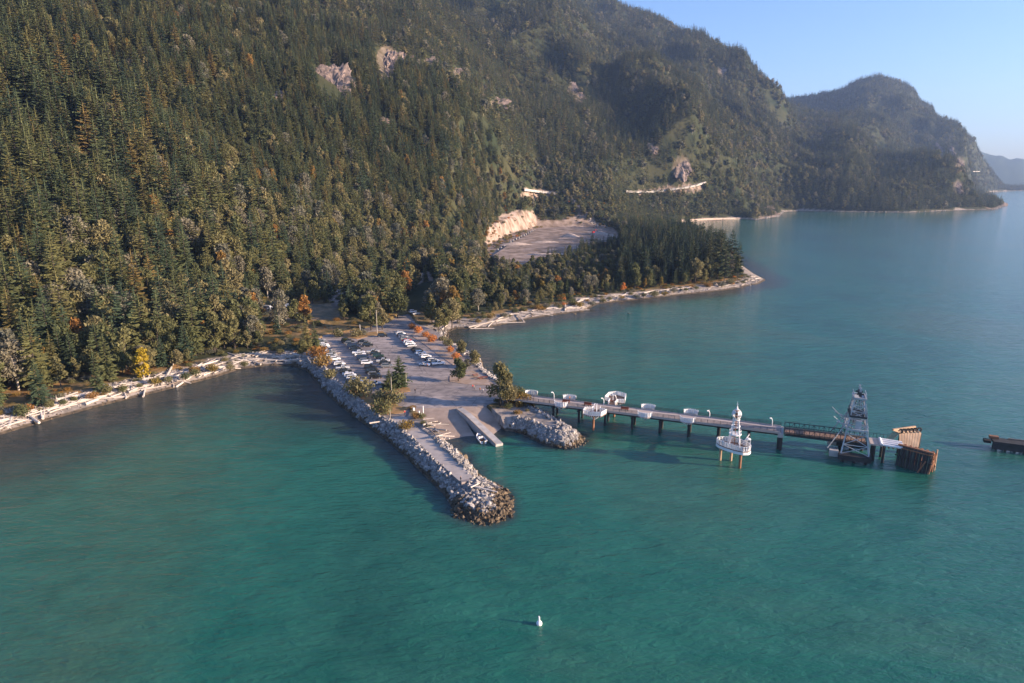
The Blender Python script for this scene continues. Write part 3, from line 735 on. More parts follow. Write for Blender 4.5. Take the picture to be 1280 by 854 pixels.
# low growth under and beside the trees, on the verges and round the quarry
def undergrowth():
    P = []
    for (x0, x1, y0, y1, sp) in ((-420, 330, 190, 900, 3.4), (-150, 330, 800, 1150, 6)):
        X, Y = np.meshgrid(np.arange(x0, x1, sp), np.arange(y0, y1, sp)); n = X.size
        P.append(np.stack([X.ravel()+RNG.uniform(-.5, .5, n)*sp, Y.ravel()+RNG.uniform(-.5, .5, n)*sp], 1))
    P = np.concatenate(P); x, y = P[:, 0], P[:, 1]; d = sdist(x, y); k = d > 5; x, y, d = x[k], y[k], d[k]
    z = height(x, y, d); u, v = proj(x, y, z)
    dry = np.zeros(len(x), bool)
    for C in Z_DRY: dry |= inpoly(u, v, C) & (y < 900)
    edge = (d > 10) & (d < 34) & (y < 900)
    cut = (u > 600) & (u < 790) & (v > 236) & (v < 345) & ~QUARRY_IN(u, v, y) & (y > 450)
    road = inpoly(u, v, CLEAR[5]) | (inpoly(u, v, pxpoly([(487,404),(500,375),(515,352),(545,345),(545,365),(520,400)])))
    pr = np.where(cut, .5, np.where(edge, .45, np.where(dry, .33, 0)))*(1+1.2*fbm(x/9, y/9, 3))
    pr = np.where(cut & inpoly(u, v, Z_CUT[0]), .20, pr)
    ok = (RNG.random(len(x)) < pr) & ~LOT_IN(x, y) & ~RAMP_IN(x, y) & ~road & ~((u > 383) & (u < 735) & (v > 425) & (d < 7))
    x, y, z = x[ok], y[ok], z[ok]; n = len(x); s_ = RNG.uniform(.25, .95, n)*np.where(y > 600, 1.5, 1)
    var = np.array([0,1,1,3,0,2])[np.minimum((RNG.random(n)*5.15).astype(int), 5)]
    protos = []
    for i in V_SHR:
        cr, tr, cm, tm = TM[i][4:8]; mb = MB(); mb.poly(cr.v, cr.f, 0); protos.append(mb.mesh('undergrowth_kind', [cm]))
    scatter('undergrowth', np.stack([x, y, z-.1], 1), var, np.stack([x*0, x*0, RNG.uniform(0, 6.28, n)], 1), np.stack([s_*1.3, s_*1.3, s_], 1), protos, 'low brush and dry growth along shores, verges and quarry rim')
undergrowth()

# hand-set trees and shrubs: kind, photo u, v of the foot, height m, label
def hset(vi, u, v, h, label, group, z=None, wide=1.0):
    p = px(u, v, 3.0 if z is None else z)
    zz = max(hz(p.x, p.y), 2.0) if z is None else z
    plant(vi, p.x, p.y, zz-.1, h, label, group, wide=wide)
G1 = 'trees standing in and around the car park'; G2 = 'shrubs around the car park'; G3 = 'autumn trees on the shore'
hset(V_YEL[0], 180, 473, 12.5, 'bright yellow-leaved tree on the left beach edge', G3)
hset(V_ORG[0], 10, 385, 15, 'big orange-brown autumn tree at the left edge of picture', G3, z=20)
hset(V_ORG[0], 699, 365, 10, 'orange tree below the sandy quarry', G3, wide=.8)
hset(V_ORG[0], 779, 366, 7.5, 'small orange tree at the beach edge of the point', G3, wide=.8)
hset(V_GOLD[0], 806, 362, 8.5, 'slim golden tree right of the small orange tree', G3, wide=.8)
hset(V_GOLD[0], 826, 361, 9, 'golden-leaved tree farthest right on the point beach', G3, wide=.8)
hset(V_CON[2], 499, 484, 13, 'dark green conifer on the middle island of the car park', G1, wide=1.5)
hset(V_CON[3], 487, 487, 8.5, 'shorter bushy conifer left of the island conifer', G1, wide=2.1)
hset(V_LEAF[0], 464, 413, 19, 'broad olive tree beside the tall pole at lot top', G1, wide=1.1)
hset(V_LEAF[2], 478, 412, 12, 'rounded pale olive tree just right of the tall pole', G1, wide=1.2)
hset(V_LEAF[1], 497, 398, 18, 'tall olive tree left of the car park entrance', G1)
hset(V_CON[1], 384, 440, 17, 'twin-topped fir left of the lot corner, taller one', G1, wide=1.1)
hset(V_CON[3], 394, 437, 14, 'twin-topped fir left of the lot corner, shorter one', G1, wide=1.1)
hset(V_LEAF[0], 378, 446, 8, 'low green tree at the foot of twin firs', G1, wide=1.1)
for k, (u, v, h) in enumerate([(437,396,15),(449,388,17),(431,405,10),(458,382,18)]):
    hset([V_CON[0], V_LEAF[1], V_LEAF[2], V_CON[2]][k], u, v, h, ordn(k)+' tree on the shaded side of the clearing behind the lot', G1, wide=1.1)
hset(V_CON[2], 50, 505, 17, 'spreading fir nearest the beach at left', G1)
hset(V_CON[3], 122, 489, 17, 'upright fir just left of the yellow tree', G1)
hset(V_LEAF[0], 625, 508, 16, 'tall golden-green tree where the pier meets land', G1, wide=.95)
hset(V_LEAF[1], 634, 509, 10, 'lower golden-green tree touching the tall one at pier root', G1, wide=1.0)
hset(V_LEAF[0], 573, 477, 10, 'pale green tree at the right edge of the lot', G1, wide=1.1)
hset(V_LEAF[1], 593, 460, 8, 'round green tree on the right shore of the lot', G1)
hset(V_LEAF[1], 577, 446, 8, 'small yellow-green tree behind the round shore tree', G1)
hset(V_PALE[0], 584, 461, 4.5, 'pale fluffy bush between the two right shore trees', G1, wide=1.2)
for k, (u, v, h, w) in enumerate([(548,412,13,1),(556,411,15,1),(565,407,16,1),(540,404,14,1),(536,392,13,1.0),(572,401,15,1)]):
    hset([V_LEAF[0], V_LEAF[2], V_LEAF[1], V_LEAF[0], V_PALE[0], V_LEAF[2]][k], u, v, h, ordn(k)+' tree of the olive clump between lot top and right beach', G1, wide=w)
for k, (u, v, h) in enumerate([(515,411,3.4),(523,416,3.8),(532,421,3.2),(540,427,4.2)]):
    hset(V_SHR[2], u, v, h, ['farthest','second','third','nearest'][k]+' of the four bright orange bushes behind the right car row', 'orange bushes on the right of the lot')
for k, (vi, u, v, h, lab) in enumerate([(0,446,421,5,'dark bush on the small island at lot top'),(3,454,419,3.5,'pale bush on the small island at lot top'),(1,398,447,6,'golden bush hugging the left lot edge'),(1,403,458,5.5,'brown bush on the left rubble edge'),
    (0,413,472,4.5,'olive bush lower on the left rubble edge'),(0,450,496,8,'large dark bush at the lot south corner'),(0,446,488,5,'bush behind the large dark corner bush'),(0,477,503,5.2,'green bush left of the slim pole'),(0,493,505,5.8,'olive bush right of the slim pole'),
    (0,478,518,5.6,'round green bush at the root of the long breakwater'),(1,508,536,3.6,'yellow-green bush on the long breakwater path'),(0,432,428,2.5,'little dark bush at lot top left'),(0,423,421,4.5,'scrawny bush by the white sign'),
    (1,641,504,5.6,'gold bush in front of the tall pier-root tree'),(0,647,502,5.5,'dark bush right of the tall pier-root tree'),(1,655,506,4.6,'low gold bush at the start of the short breakwater'),(1,662,507,3.4,'outermost low bush on the short breakwater'),
    (2,570,449,3.4,'orange bush beside the small yellow-green tree'),(2,563,440,3,'orange bush farther along the right shore'),(0,560,432,4,'green bush at the right shore bend'),(1,520,524,2.2,'small rust-brown bush above the launch ramp'),(0,553,425,3.4,'grey-green bush near the right shore logs'),
    (0,27,517,4,'green bush on the left beach gravel'),(1,265,461,3.5,'rusty bush by the left beach logs'),(1,243,463,3,'low rusty shrub beside the left beach logs')]):
    hset(V_SHR[vi], u, v, h, lab, G2)
# shore shrubs along the point
for k in range(26):
    u = 590+k*13.5+random.uniform(-4, 4); v = 399-(u-590)*.135+random.uniform(-3, 1)
    hset(V_SHR[[0,0,1,3][k % 4]], u, v, random.uniform(2.4, 4.6), 'low %s shrub, %s from the left along the right beach' % (['green','green','golden','pale'][k % 4], ordn(k)), 'shrubs along the right beach', wide=1.2)
for k in range(16):
    u = 20+k*19+random.uniform(-5, 5); v = 521-(u)*.205+random.uniform(-2, 2)
    hset(V_SHR[[0,1,0,0][k % 4]], u, v-3, random.uniform(1.8, 3.6), 'low %s shrub, %s from the left along the left beach' % (['green','golden','green','green'][k % 4], ordn(k)), 'shrubs along the left beach')
# lone pine at the tip of the point and the two-trunk pine at the water
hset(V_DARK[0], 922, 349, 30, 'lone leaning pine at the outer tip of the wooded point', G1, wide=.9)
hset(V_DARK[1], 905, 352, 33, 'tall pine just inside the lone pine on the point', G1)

# ------------------------------------------------------------------ rock outcrops
def outcrop(u, v, ru, rv, label, i):
    p = on_terrain(u, v); w = ru*p.y/F; hh = rv*p.y/F
    bm = bmesh.new(); bmesh.ops.create_icosphere(bm, subdivisions=5, radius=1)
    rg = np.random.default_rng(i); o3 = rg.uniform(0, 50, 3)
    co = np.array([v_.co[:] for v_ in bm.verts])
    w = w*.95
    nz = fbm(co[:, 0]*2.2+o3[0]+co[:, 2]*1.1, co[:, 2]*2.6+o3[1]+co[:, 1]*.8, 5)
    rid = np.abs(fbm(co[:, 0]*4+o3[2], co[:, 2]*2.2+co[:, 1]*3, 4))
    k = 1+.6*nz-.45*rid+.22*fbm(co[:, 0]*9+o3[1], co[:, 2]*7+co[:, 1]*5, 3)
    co2 = co*k[:, None]*np.array([w*.9, max(4, hh*.28), hh*.9])
    co2[:, 1] += co2[:, 2]*1.15
    for v_, c in zip(bm.verts, co2): v_.co = c
    me = bpy.data.meshes.new('rock_outcrop'); bm.to_mesh(me); bm.free(); me.materials.append(M['cliff'])
    o = bpy.data.objects.new('rock_outcrop', me); COL.objects.link(o); o.location = p+Vector((0, hh*.1, -hh*.05))
    tag(o, label, 'rock outcrop', 'bare rock outcrops on the mountains')
for i, a in enumerate(OUTCROPS): outcrop(*a, i)

# ------------------------------------------------------------------ car park, ramp, paths
mb = MB(); mb.sheet(LOT, 3.0, 1.2); o = mb.obj('parking_lot', M['asphalt']); tag(o, kind='structure', label='paved lot and breakwater path')
def strip(name, pts, w, z, m, thick=0, label=None):
    P = [Vector(p[:2]) for p in pts]; Lf = []; Rt = []
    for i, p in enumerate(P):
        a = P[max(0, i-1)]; b = P[min(len(P)-1, i+1)]; d = (b-a).normalized(); n = Vector((-d.y, d.x)); ww = w if not isinstance(w, (list, tuple)) else w[i]
        Lf.append(p+n*ww/2); Rt.append(p-n*ww/2)
    mb = MB(); mb.sheet([tuple(q) for q in Lf+Rt[::-1]], z, thick); o = mb.obj(name, m); tag(o, kind='structure', label=label); return o
strip('gravel_path', [px(u, v, 3) for u, v in [(497,521),(520,539),(545,563),(568,585),(583,599)]], [4.2,4.6,5,4.6,4.2], 3.006, M['gravel'], label='gravel path along the long breakwater')
strip('gravel_path', [px(u, v, 3) for u, v in [(641,500),(655,509),(672,520),(690,532)]], [3.5,4,5,4], 3.02, M['gravel'], .5, label='gravel path along the short breakwater')
# dry grass verges as thin raised islands
for pts, lab in [([(408,417),(426,414),(450,416),(478,414),(484,418),(462,420),(446,424),(430,421)], 'dry grass strip at the top of the lot'),
             ([(478,487),(500,482),(512,485),(513,489),(490,493),(478,492)], 'dry grass island around the middle conifers'),
             ([(436,487),(466,492),(500,508),(512,509),(504,516),(484,518),(466,508),(444,497)], 'dry grass verge at the lot south corner'),
             ([(520,416),(540,426),(560,440),(575,452),(566,456),(548,444),(530,430),(514,420)], 'dry grass bank behind the right car row'),
             ([(562,470),(590,463),(611,473),(618,482),(580,480),(562,477)], 'dry grass point by the picnic tables')]:
    mb = MB(); mb.sheet([px(u, v, 3.12)[:2] for u, v in pts], 3.12, .3); o = mb.obj('grass_verge', M['verge'] if 'bank' in lab or 'picnic' in lab else M['grass_dry']); tag(o, kind='structure', label=lab)
mb = MB()
A, B, C_, D = px(512,511,3), px(572,509.5,3), px(598,553,-.6), px(560,560,-.6)
mb.poly([A, B, C_, D], [(0,3,2,1)])
o = mb.obj('launch_ramp', M['ramp']); tag(o, kind='structure', label='wide concrete boat launch ramp')
mb = MB(); A, B, C_, D = px(577,509,3), px(607,508,3), px(640,541,-.7), px(622,556,-.7)
mb.poly([A, B, C_, D], [(0,3,2,1)]); o = mb.obj('launch_ramp', M['ramp']); tag(o, kind='structure', label='narrow right-hand launch ramp')
# the raised dock wall between the ramps
A, B = px(574,510.5,3.2), px(624,555,.7)
r = thing('ramp_dock', (A.x, A.y, 0), math.atan2(B.y-A.y, B.x-A.x), 'long sloping concrete boarding dock between the two launch ramps', 'boarding dock')
Ld = (B-A).length; mb = MB(); w = 1.25
mb.poly([(0,-w,3.25),(Ld*.25,-w,3.2),(Ld,-w,.75),(Ld,w,.75),(Ld*.25,w,3.2),(0,w,3.25),(0,-w,-2),(Ld,-w,-2),(Ld,w,-2),(0,w,-2)], [(0,1,4,5),(1,2,3,4),(0,6,7,2,1),(3,8,9,5,4),(2,7,8,3),(0,5,9,6)])
mb.obj('dock_wall', M['concrete'], r)
mb = MB(); mb.bar((.2,-w+.12,3.32), (Ld*.25,-w+.12,3.28), .1); mb.bar((Ld*.25,-w+.12,3.28), (Ld,-w+.12,.83), .1); mb.obj('kerb_rail', M['timber'], r)

# highway ledge and roads
def terrain_road(name, pts, w, m, label, lift=.5, barrier=True):
    P = [on_terrain(u, v) if isinstance(u, (int, float)) else u for u, v in pts]
    Q = []
    for a, b in zip(P[:-1], P[1:]):
        for k in range(6): Q.append(a.lerp(b, k/6))
    Q.append(P[-1])
    for _ in range(4):
        Q = [Q[0]]+[(Q[i-1]+Q[i]+Q[i+1])/3 for i in range(1, len(Q)-1)]+[Q[-1]]
    mb = MB(); bb = MB(); L_ = []
    for i, p in enumerate(Q):
        a = Q[max(0, i-1)]; b = Q[min(len(Q)-1, i+1)]; d = (b-a); d.z = 0; d.normalize(); n = Vector((-d.y, d.x, 0))
        L_.append((p+n*w/2+Vector((0,0,lift)), p-n*w/2+Vector((0,0,lift))))
    for (a, b), (c, d) in zip(L_[:-1], L_[1:]):
        dn = Vector((0,0,-3.5))
        mb.poly([a, b, d, c, a+dn, b+dn, d+dn, c+dn], [(0,1,2,3),(1,5,6,2),(0,3,7,4)])
    o = mb.obj(name, m); tag(o, kind='structure', label=label); return Q
terrain_road('highway', [(780,241),(800,241.5),(820,241.5),(842,239),(862,236),(880,231)], 10, M['concrete'], 'pale highway on a ledge across the bay', 3.5)
terrain_road('highway', [(1207,214.5),(1215,215),(1223,215)], 12, M['concrete'], 'short sunlit stretch of highway on the far headland', 3.0)
terrain_road('highway', [(652,239),(668,240),(684,242),(694,243)], 10, M['concrete'], 'highway stretch above the sandy quarry', 2.0)
terrain_road('track', [(812,278.5),(840,276.5),(880,274),(925,273)], 7, M['gold_sand'], 'pale rail embankment along the bay', 1.0)

# ------------------------------------------------------------------ boulders
def hull_mesh(seed, mname, mat_):
    rg = random.Random(seed); bm = bmesh.new()
    for i in range(15):
        v = Vector((rg.gauss(0,1), rg.gauss(0,1), rg.gauss(0,1))).normalized()*rg.uniform(.75, 1.05)
        bm.verts.new((v.x*1.1, v.y*.85, v.z*.7))
    r_ = bmesh.ops.convex_hull(bm, input=bm.verts)
    bmesh.ops.delete(bm, geom=[g for g in r_['geom_interior'] if isinstance(g, bmesh.types.BMVert)], context='VERTS')
    me = bpy.data.meshes.new(mname); bm.to_mesh(me); bm.free(); me.materials.append(mat_); return me
RK = [hull_mesh(100+i, 'boulder', M['rock']) for i in range(6)]; RKW = [hull_mesh(120+i, 'weedy_boulder', M['rock_wet']) for i in range(4)]
BOUL = RK+RKW
def coast_zone(i0, i1, step, d0, d1, seed):
    """points along coast vertices i0..i1, between d0 and d1 metres inland"""
    rg = random.Random(seed); out = []
    seg = [(Vector(COAST[i]), Vector(COAST[i+1])) for i in range(i0, i1)]
    tot = 0
    for a, b in seg:
        L_ = (b-a).length; n = (b-a).normalized(); nn = Vector((-n.y, n.x))
        m_ = (a+b)/2+nn*1.0
        if not inpoly(np.array([m_.x]), np.array([m_.y]), COAST)[0]: nn = -nn
        k = int(L_*(d1-d0)/step+rg.random())
        for _ in range(k):
            t = rg.random(); q = a.lerp(b, t)+nn*rg.uniform(d0, d1); out.append((q.x, q.y, tot+t*L_, math.atan2(n.y, n.x)))
        tot += L_
    return out
iL = COAST_PX.index((365,457)); iT = COAST_PX.index((565,558)); i2 = COAST_PX.index((634,537)); i3 = COAST_PX.index((557,416))
pts = coast_zone(iL, iT, .40, -.2, 6.4, 1)+coast_zone(i2, i3, .5, -.2, 5.2, 2)
tipc = px(605,632,0); tip2 = px(712,552,0)
rg = random.Random(5)
for _ in range(900):
    an = rg.uniform(0, 6.28); rr = rg.random()**.5; q = tipc+Vector((math.cos(an)*8*rr, math.sin(an)*13*rr, 0)); pts.append((q.x, q.y, 0, 0))
for _ in range(280):
    an = rg.uniform(0, 6.28); rr = rg.random()**.5; q = tip2+Vector((math.cos(an)*7*rr, math.sin(an)*6*rr, 0)); pts.append((q.x, q.y, 0, 0))
bx_ = np.array([p[0] for p in pts]); by_ = np.array([p[1] for p in pts]); bd = sdist(bx_, by_); bz_ = height(bx_, by_, bd)
okb = (bd > -2.2) & ~RAMP_IN(bx_, by_)
lotd = sdist(bx_, by_, LOT); okb &= (lotd < -.1)
bx_, by_, bd, bz_ = bx_[okb], by_[okb], bd[okb], bz_[okb]
nb = len(bx_); bs = RNG.uniform(.36, .95, nb)*np.where(RNG.random(nb) < .12, 1.5, 1); bv = RNG.integers(0, 6, nb)
wet = bz_+bs*.3 < .95+RNG.uniform(-.4, .5, nb)+np.where((np.hypot(bx_-px(612,640,0).x, by_-px(612,640,0).y) < 10), .5, 0); bv = np.where(wet, 6+RNG.integers(0, 4, nb), bv)
bu, bvv = proj(bx_, by_, bz_)
tipd = np.hypot(bx_-tipc.x, by_-tipc.y)
brot = RNG.uniform(-3.1, 3.1, (nb, 3)); bz2 = bz_+bs*.05
bsz = bs/by_*1.0
oi = np.argsort(-bsz*(1+.3*(bu > 480))); sel = np.zeros(nb, bool); sel[oi[:260]] = True
# zone words
lineL = [(Vector(COAST[i])) for i in range(iL, iT+1)]
def zone(u, v, x, y):
    if math.hypot(x-tipc.x, y-tipc.y) < 16: return 'the tip of the long breakwater', math.hypot(x-tipc.x, y-tipc.y)
    if math.hypot(x-tip2.x, y-tip2.y) < 10: return 'the tip of the short breakwater', math.hypot(x-tip2.x, y-tip2.y)
    if u > 615: return ('the outer side of the short breakwater' if v < 520 else 'the ramp side of the short breakwater'), math.hypot(x-tip2.x, y-tip2.y)
    # left or right of the long breakwater's path
    cx = np.interp(v, [470,505,521,539,563,585,600], [400,470,497,520,545,568,585])
    if v < 515 and u < 500: return 'the shaded rubble bank of the car park', math.hypot(x-tipc.x, y-tipc.y)
    return ('the sunny side of the long breakwater' if u > cx else 'the shaded side of the long breakwater'), math.hypot(x-tipc.x, y-tipc.y)
Z = {}
for i in np.nonzero(sel)[0]:
    zn, dist = zone(bu[i], bvv[i], bx_[i], by_[i]); Z.setdefault(zn, []).append((dist, i))
for zn, L_ in Z.items():
    L_.sort()
    for k, (dist, i) in enumerate(L_):
        o = bpy.data.objects.new('boulder', BOUL[bv[i]]); COL.objects.link(o); o.location = (bx_[i], by_[i], bz2[i]); o.rotation_euler = brot[i]; o.scale = (bs[i],)*3
        look = 'weed-brown' if bv[i] >= 6 else 'grey'
        where = ('from the middle of ' if 'tip' in zn else 'inland on ')
        tag(o, '%s %s boulder, %s %s%s' % ('big' if bs[i] > 1.0 else 'mid-sized', look, ordn(k), where, zn), 'boulder', 'large boulders on '+zn)
r_ = ~sel
scatter('riprap_rocks', np.stack([bx_, by_, bz2], 1)[r_], bv[r_], brot[r_], np.repeat(bs[r_][:, None], 3, 1), BOUL, 'loose broken rock covering the breakwaters and lot edge')
# beach cobbles and small rubble on both beaches
pts = coast_zone(4, iL, 1.2, -.5, 15, 8)+coast_zone(i3, COAST_PX.index((956,350)), 2.2, -.5, 10, 9)
cx_ = np.array([p[0] for p in pts]); cy_ = np.array([p[1] for p in pts]); cz_ = height(cx_, cy_); nc = len(cx_)
cs = RNG.uniform(.15, .6, nc)**1.2; cv_ = np.where(cz_ < .8, 6+RNG.integers(0, 4, nc), RNG.integers(0, 6, nc))
scatter('beach_rubble', np.stack([cx_, cy_, cz_+.03], 1), cv_, RNG.uniform(-3, 3, (nc, 3)), np.repeat(cs[:, None], 3, 1), BOUL, 'small rocks and cobbles strewn over the beaches')
# far shore rocks
pts = coast_zone(COAST_PX.index((860,276.5)), COAST_PX.index((1256,258)), 25, 0, 5, 10)
cx_ = np.array([p[0] for p in pts]); cy_ = np.array([p[1] for p in pts]); nc = len(cx_); cs = RNG.uniform(.8, 2.6, nc)
scatter('shore_rocks', np.stack([cx_, cy_, cs*0+.8], 1), RNG.integers(0, 6, nc), RNG.uniform(-3, 3, (nc, 3)), np.repeat(cs[:, None], 3, 1), BOUL, 'pale rocks along the far shoreline')

# ------------------------------------------------------------------ driftwood
def log_mesh(seed, L_, r, root, dark=False):
    rg = random.Random(seed); mb = MB(); n = 7; k = 6; P = []
    for i in range(k+1):
        t = i/k; rr = r*(1-.45*t)*rg.uniform(.92, 1.08); oy = math.sin(t*3+seed)*L_*.012; oz = math.sin(t*2.2+seed*2)*L_*.006
        for j in range(n):
            a = 6.283*j/n; P.append(((t-.5)*L_, oy+rr*math.cos(a), oz+rr*math.sin(a)))
    Fc = [(i*n+j, i*n+(j+1) % n, (i+1)*n+(j+1) % n, (i+1)*n+j) for i in range(k) for j in range(n)]+[tuple(range(n-1, -1, -1)), tuple(range(k*n, k*n+n))]
    mb.poly(P, Fc)
    if root:
        for j in range(9):
            a = 6.283*j/9+rg.uniform(-.2, .2); l = r*rg.uniform(2, 3.6)
            mb.bar((-L_*.5+.2, 0, 0), (-L_*.5-r*rg.uniform(.2, 1.4), math.cos(a)*l, math.sin(a)*l), r*.4, 5, r*.08)
    else:
        for j in range(3):
            t = rg.uniform(-.3, .4); a = rg.uniform(0, 6.28); mb.bar((t*L_,0,0), (t*L_+.3, math.cos(a)*r*2.4, math.sin(a)*r*2.4), r*.2, 4, r*.1)
    return mb.mesh('driftwood_log', M['drift_dark'] if dark else M['drift'])
LOGS = [log_mesh(1,13,.36,False), log_mesh(2,9,.30,False), log_mesh(3,17,.42,True), log_mesh(4,6,.28,False), log_mesh(5,11,.4,True), log_mesh(6,8,.34,False,True), log_mesh(7,21,.45,False)]
LLEN = [13,9,17,6,11,8,21]; LNM = ['long pale','pale','long root-ended','short pale','root-ended','dark brown','very long pale']
def logs(i0, i1, n, d0, d1, seed, where, zones, spread=.45, lift=.0, single=None):
    rg = random.Random(seed)
    seg = [(Vector(COAST[i]), Vector(COAST[i+1])) for i in range(i0, i1)]; Ls = [(b-a).length for a, b in seg]; tot = sum(Ls)
    out = []
    for q in range(n):
        s = tot*(q+rg.random())/n; dd = rg.uniform(d0, d1)
        for (a, b), L_ in zip(seg, Ls):
            if s <= L_: break
            s -= L_
        nrm = (b-a).normalized(); nn = Vector((-nrm.y, nrm.x)); m_ = (a+b)/2+nn
        if not inpoly(np.array([m_.x]), np.array([m_.y]), COAST)[0]: nn = -nn
        p = a.lerp(b, s/L_)+nn*dd; an = math.atan2(nrm.y, nrm.x)+rg.gauss(0, spread)+(rg.random() < .08)*1.2
        k = rg.choices(range(7), (5,6,2,6,3,3,2))[0]
        h2 = LLEN[k]*.4; dx, dy = math.cos(an)*h2, math.sin(an)*h2
        z0 = max(hz(p.x-dx, p.y-dy), .15); z1 = max(hz(p.x+dx, p.y+dy), .15)
        o = bpy.data.objects.new('driftwood_log', LOGS[k]); COL.objects.link(o)
        o.location = (p.x, p.y, (z0+z1)/2+.28+lift+rg.uniform(0, .35)); o.rotation_euler = (rg.uniform(0, 6), -math.atan2(z1-z0, 2*h2), an); s_ = rg.uniform(.55, 1.15); o.scale = (s_, s_*rg.uniform(.7, 1.3), s_*rg.uniform(.7, 1.3))
        u, v = proj(p.x, p.y, 2); zn = [z for lim, z in zones if u < lim][0]
        out.append((u, zn, LNM[k], o))
    out.sort(key=lambda r: r[0]); c = {}
    for u, zn, nm, o in out:
        k = c.get((zn, nm), 0); c[(zn, nm)] = k+1
        tag(o, '%s drift log, %s such from the left, %s' % (nm, ordn(k), zn), 'driftwood log', 'driftwood logs on '+where)
logs(4, iL+1, 190, 1.5, 12, 3, 'the left beach', [(90,'left end of left beach'),(200,'left beach below the yellow tree'),(290,'left beach beyond the yellow tree'),(999,'left beach by the car park')])
i4 = COAST_PX.index((956,350))
logs(i3, i4, 95, 1.5, 10, 4, 'the right beach', [(640,'the near end of right beach'),(740,'right beach below the quarry'),(850,'right beach under tall pines'),(9999,'the far spit of right beach')])
logs(COAST_PX.index((603,461)), i3, 14, 1, 5, 6, 'the lot shore', [(9999,'shore beside the orange bushes')], .9)
# the timber heap beside the ramp and logs on breakwater
rgl = random.Random(9)
for k, (u, v, an, ki) in enumerate([(540,535,.9,0),(546,540,1.9,1),(550,545,-.6,3),(536,529,.3,3),(554,549,2.4,1),(543,546,-.9,5),(556,553,1.4,3),(548,536,.2,4),(538,531,1.3,6),(551,542,.1,5),(545,541,2.6,0),(558,551,.5,1),(541,530,-.2,5),(553,547,1.0,0)]):
    p = px(u, v, 2.5); o = bpy.data.objects.new('driftwood_log', LOGS[ki]); COL.objects.link(o); o.location = (p.x, p.y, 3.1+.3*(k % 4)); o.rotation_euler = (k, .12*(k % 3), an); o.scale = (.62,)*3
    tag(o, '%s log, %s from the top of the timber heap left of ramp' % (LNM[ki], ordn(k)), 'driftwood log', 'logs heaped left of the launch ramp')
for k, (u, v, an, ki, z) in enumerate([(604,612,-.35,4,2.6),(615,607,-.5,1,1.6),(477,528,.75,0,2.2),(594,608,1.0,3,3.2),(640,527,-.6,1,1.6),(636,522,-.8,3,2),(645,530,-.45,1,1.4)]):
    p = px(u, v, z); o = bpy.data.objects.new('driftwood_log', LOGS[ki]); COL.objects.link(o); o.location = (p.x, p.y, z+.3); o.rotation_euler = (0, .1, an); o.scale = (.7,)*3
    tag(o, ['pale root-ended log across the long breakwater tip','thin pale log at the water edge of breakwater tip','long log leaning on the shaded breakwater bank','short log at the end of breakwater path','first pale log on the bank right of the ramp','second shorter log on the bank right of ramp','lowest log on the bank right of the ramp'][k], 'driftwood log', 'logs on the breakwaters')
for (u, v, an, ki, lab) in [(634,404,.25,6,'very long pale log lying out from the right beach'),(603,411,.1,0,'pale log at the waterline corner of right beach'),(720,388,.05,2,'dark-rooted log at the waterline below quarry')]:
    p = px(u, v, .4); o = bpy.data.objects.new('driftwood_log', LOGS[ki]); COL.objects.link(o); o.location = (p.x, p.y, .5); o.rotation_euler = (0, 0, an); tag(o, lab, 'driftwood log', 'driftwood logs on the right beach')
# slash pile behind the clearing
rgp = random.Random(31); c = 0
for k in range(46):
    u = rgp.uniform(412, 500); v = 374-(u-412)*.30+rgp.uniform(-5, 4); p = px(u, v, 5)
    o = bpy.data.objects.new('slash_branch' if k % 2 else 'boulder', LOGS[3] if k % 2 else RK[k % 6]); COL.objects.link(o); z = max(hz(p.x, p.y), 3)
    o.location = (p.x, p.y, z+.5); o.rotation_euler = (rgp.uniform(0, 6), rgp.uniform(-.4, .4), rgp.uniform(0, 6)); o.scale = (rgp.uniform(.8, 1.8),)*3
    tag(o, ('broken pale branch' if k % 2 else 'tan boulder')+', %s piece in the rubble pile behind the clearing' % ordn(k), 'branch' if k % 2 else 'boulder', 'rubble pile behind the clearing')

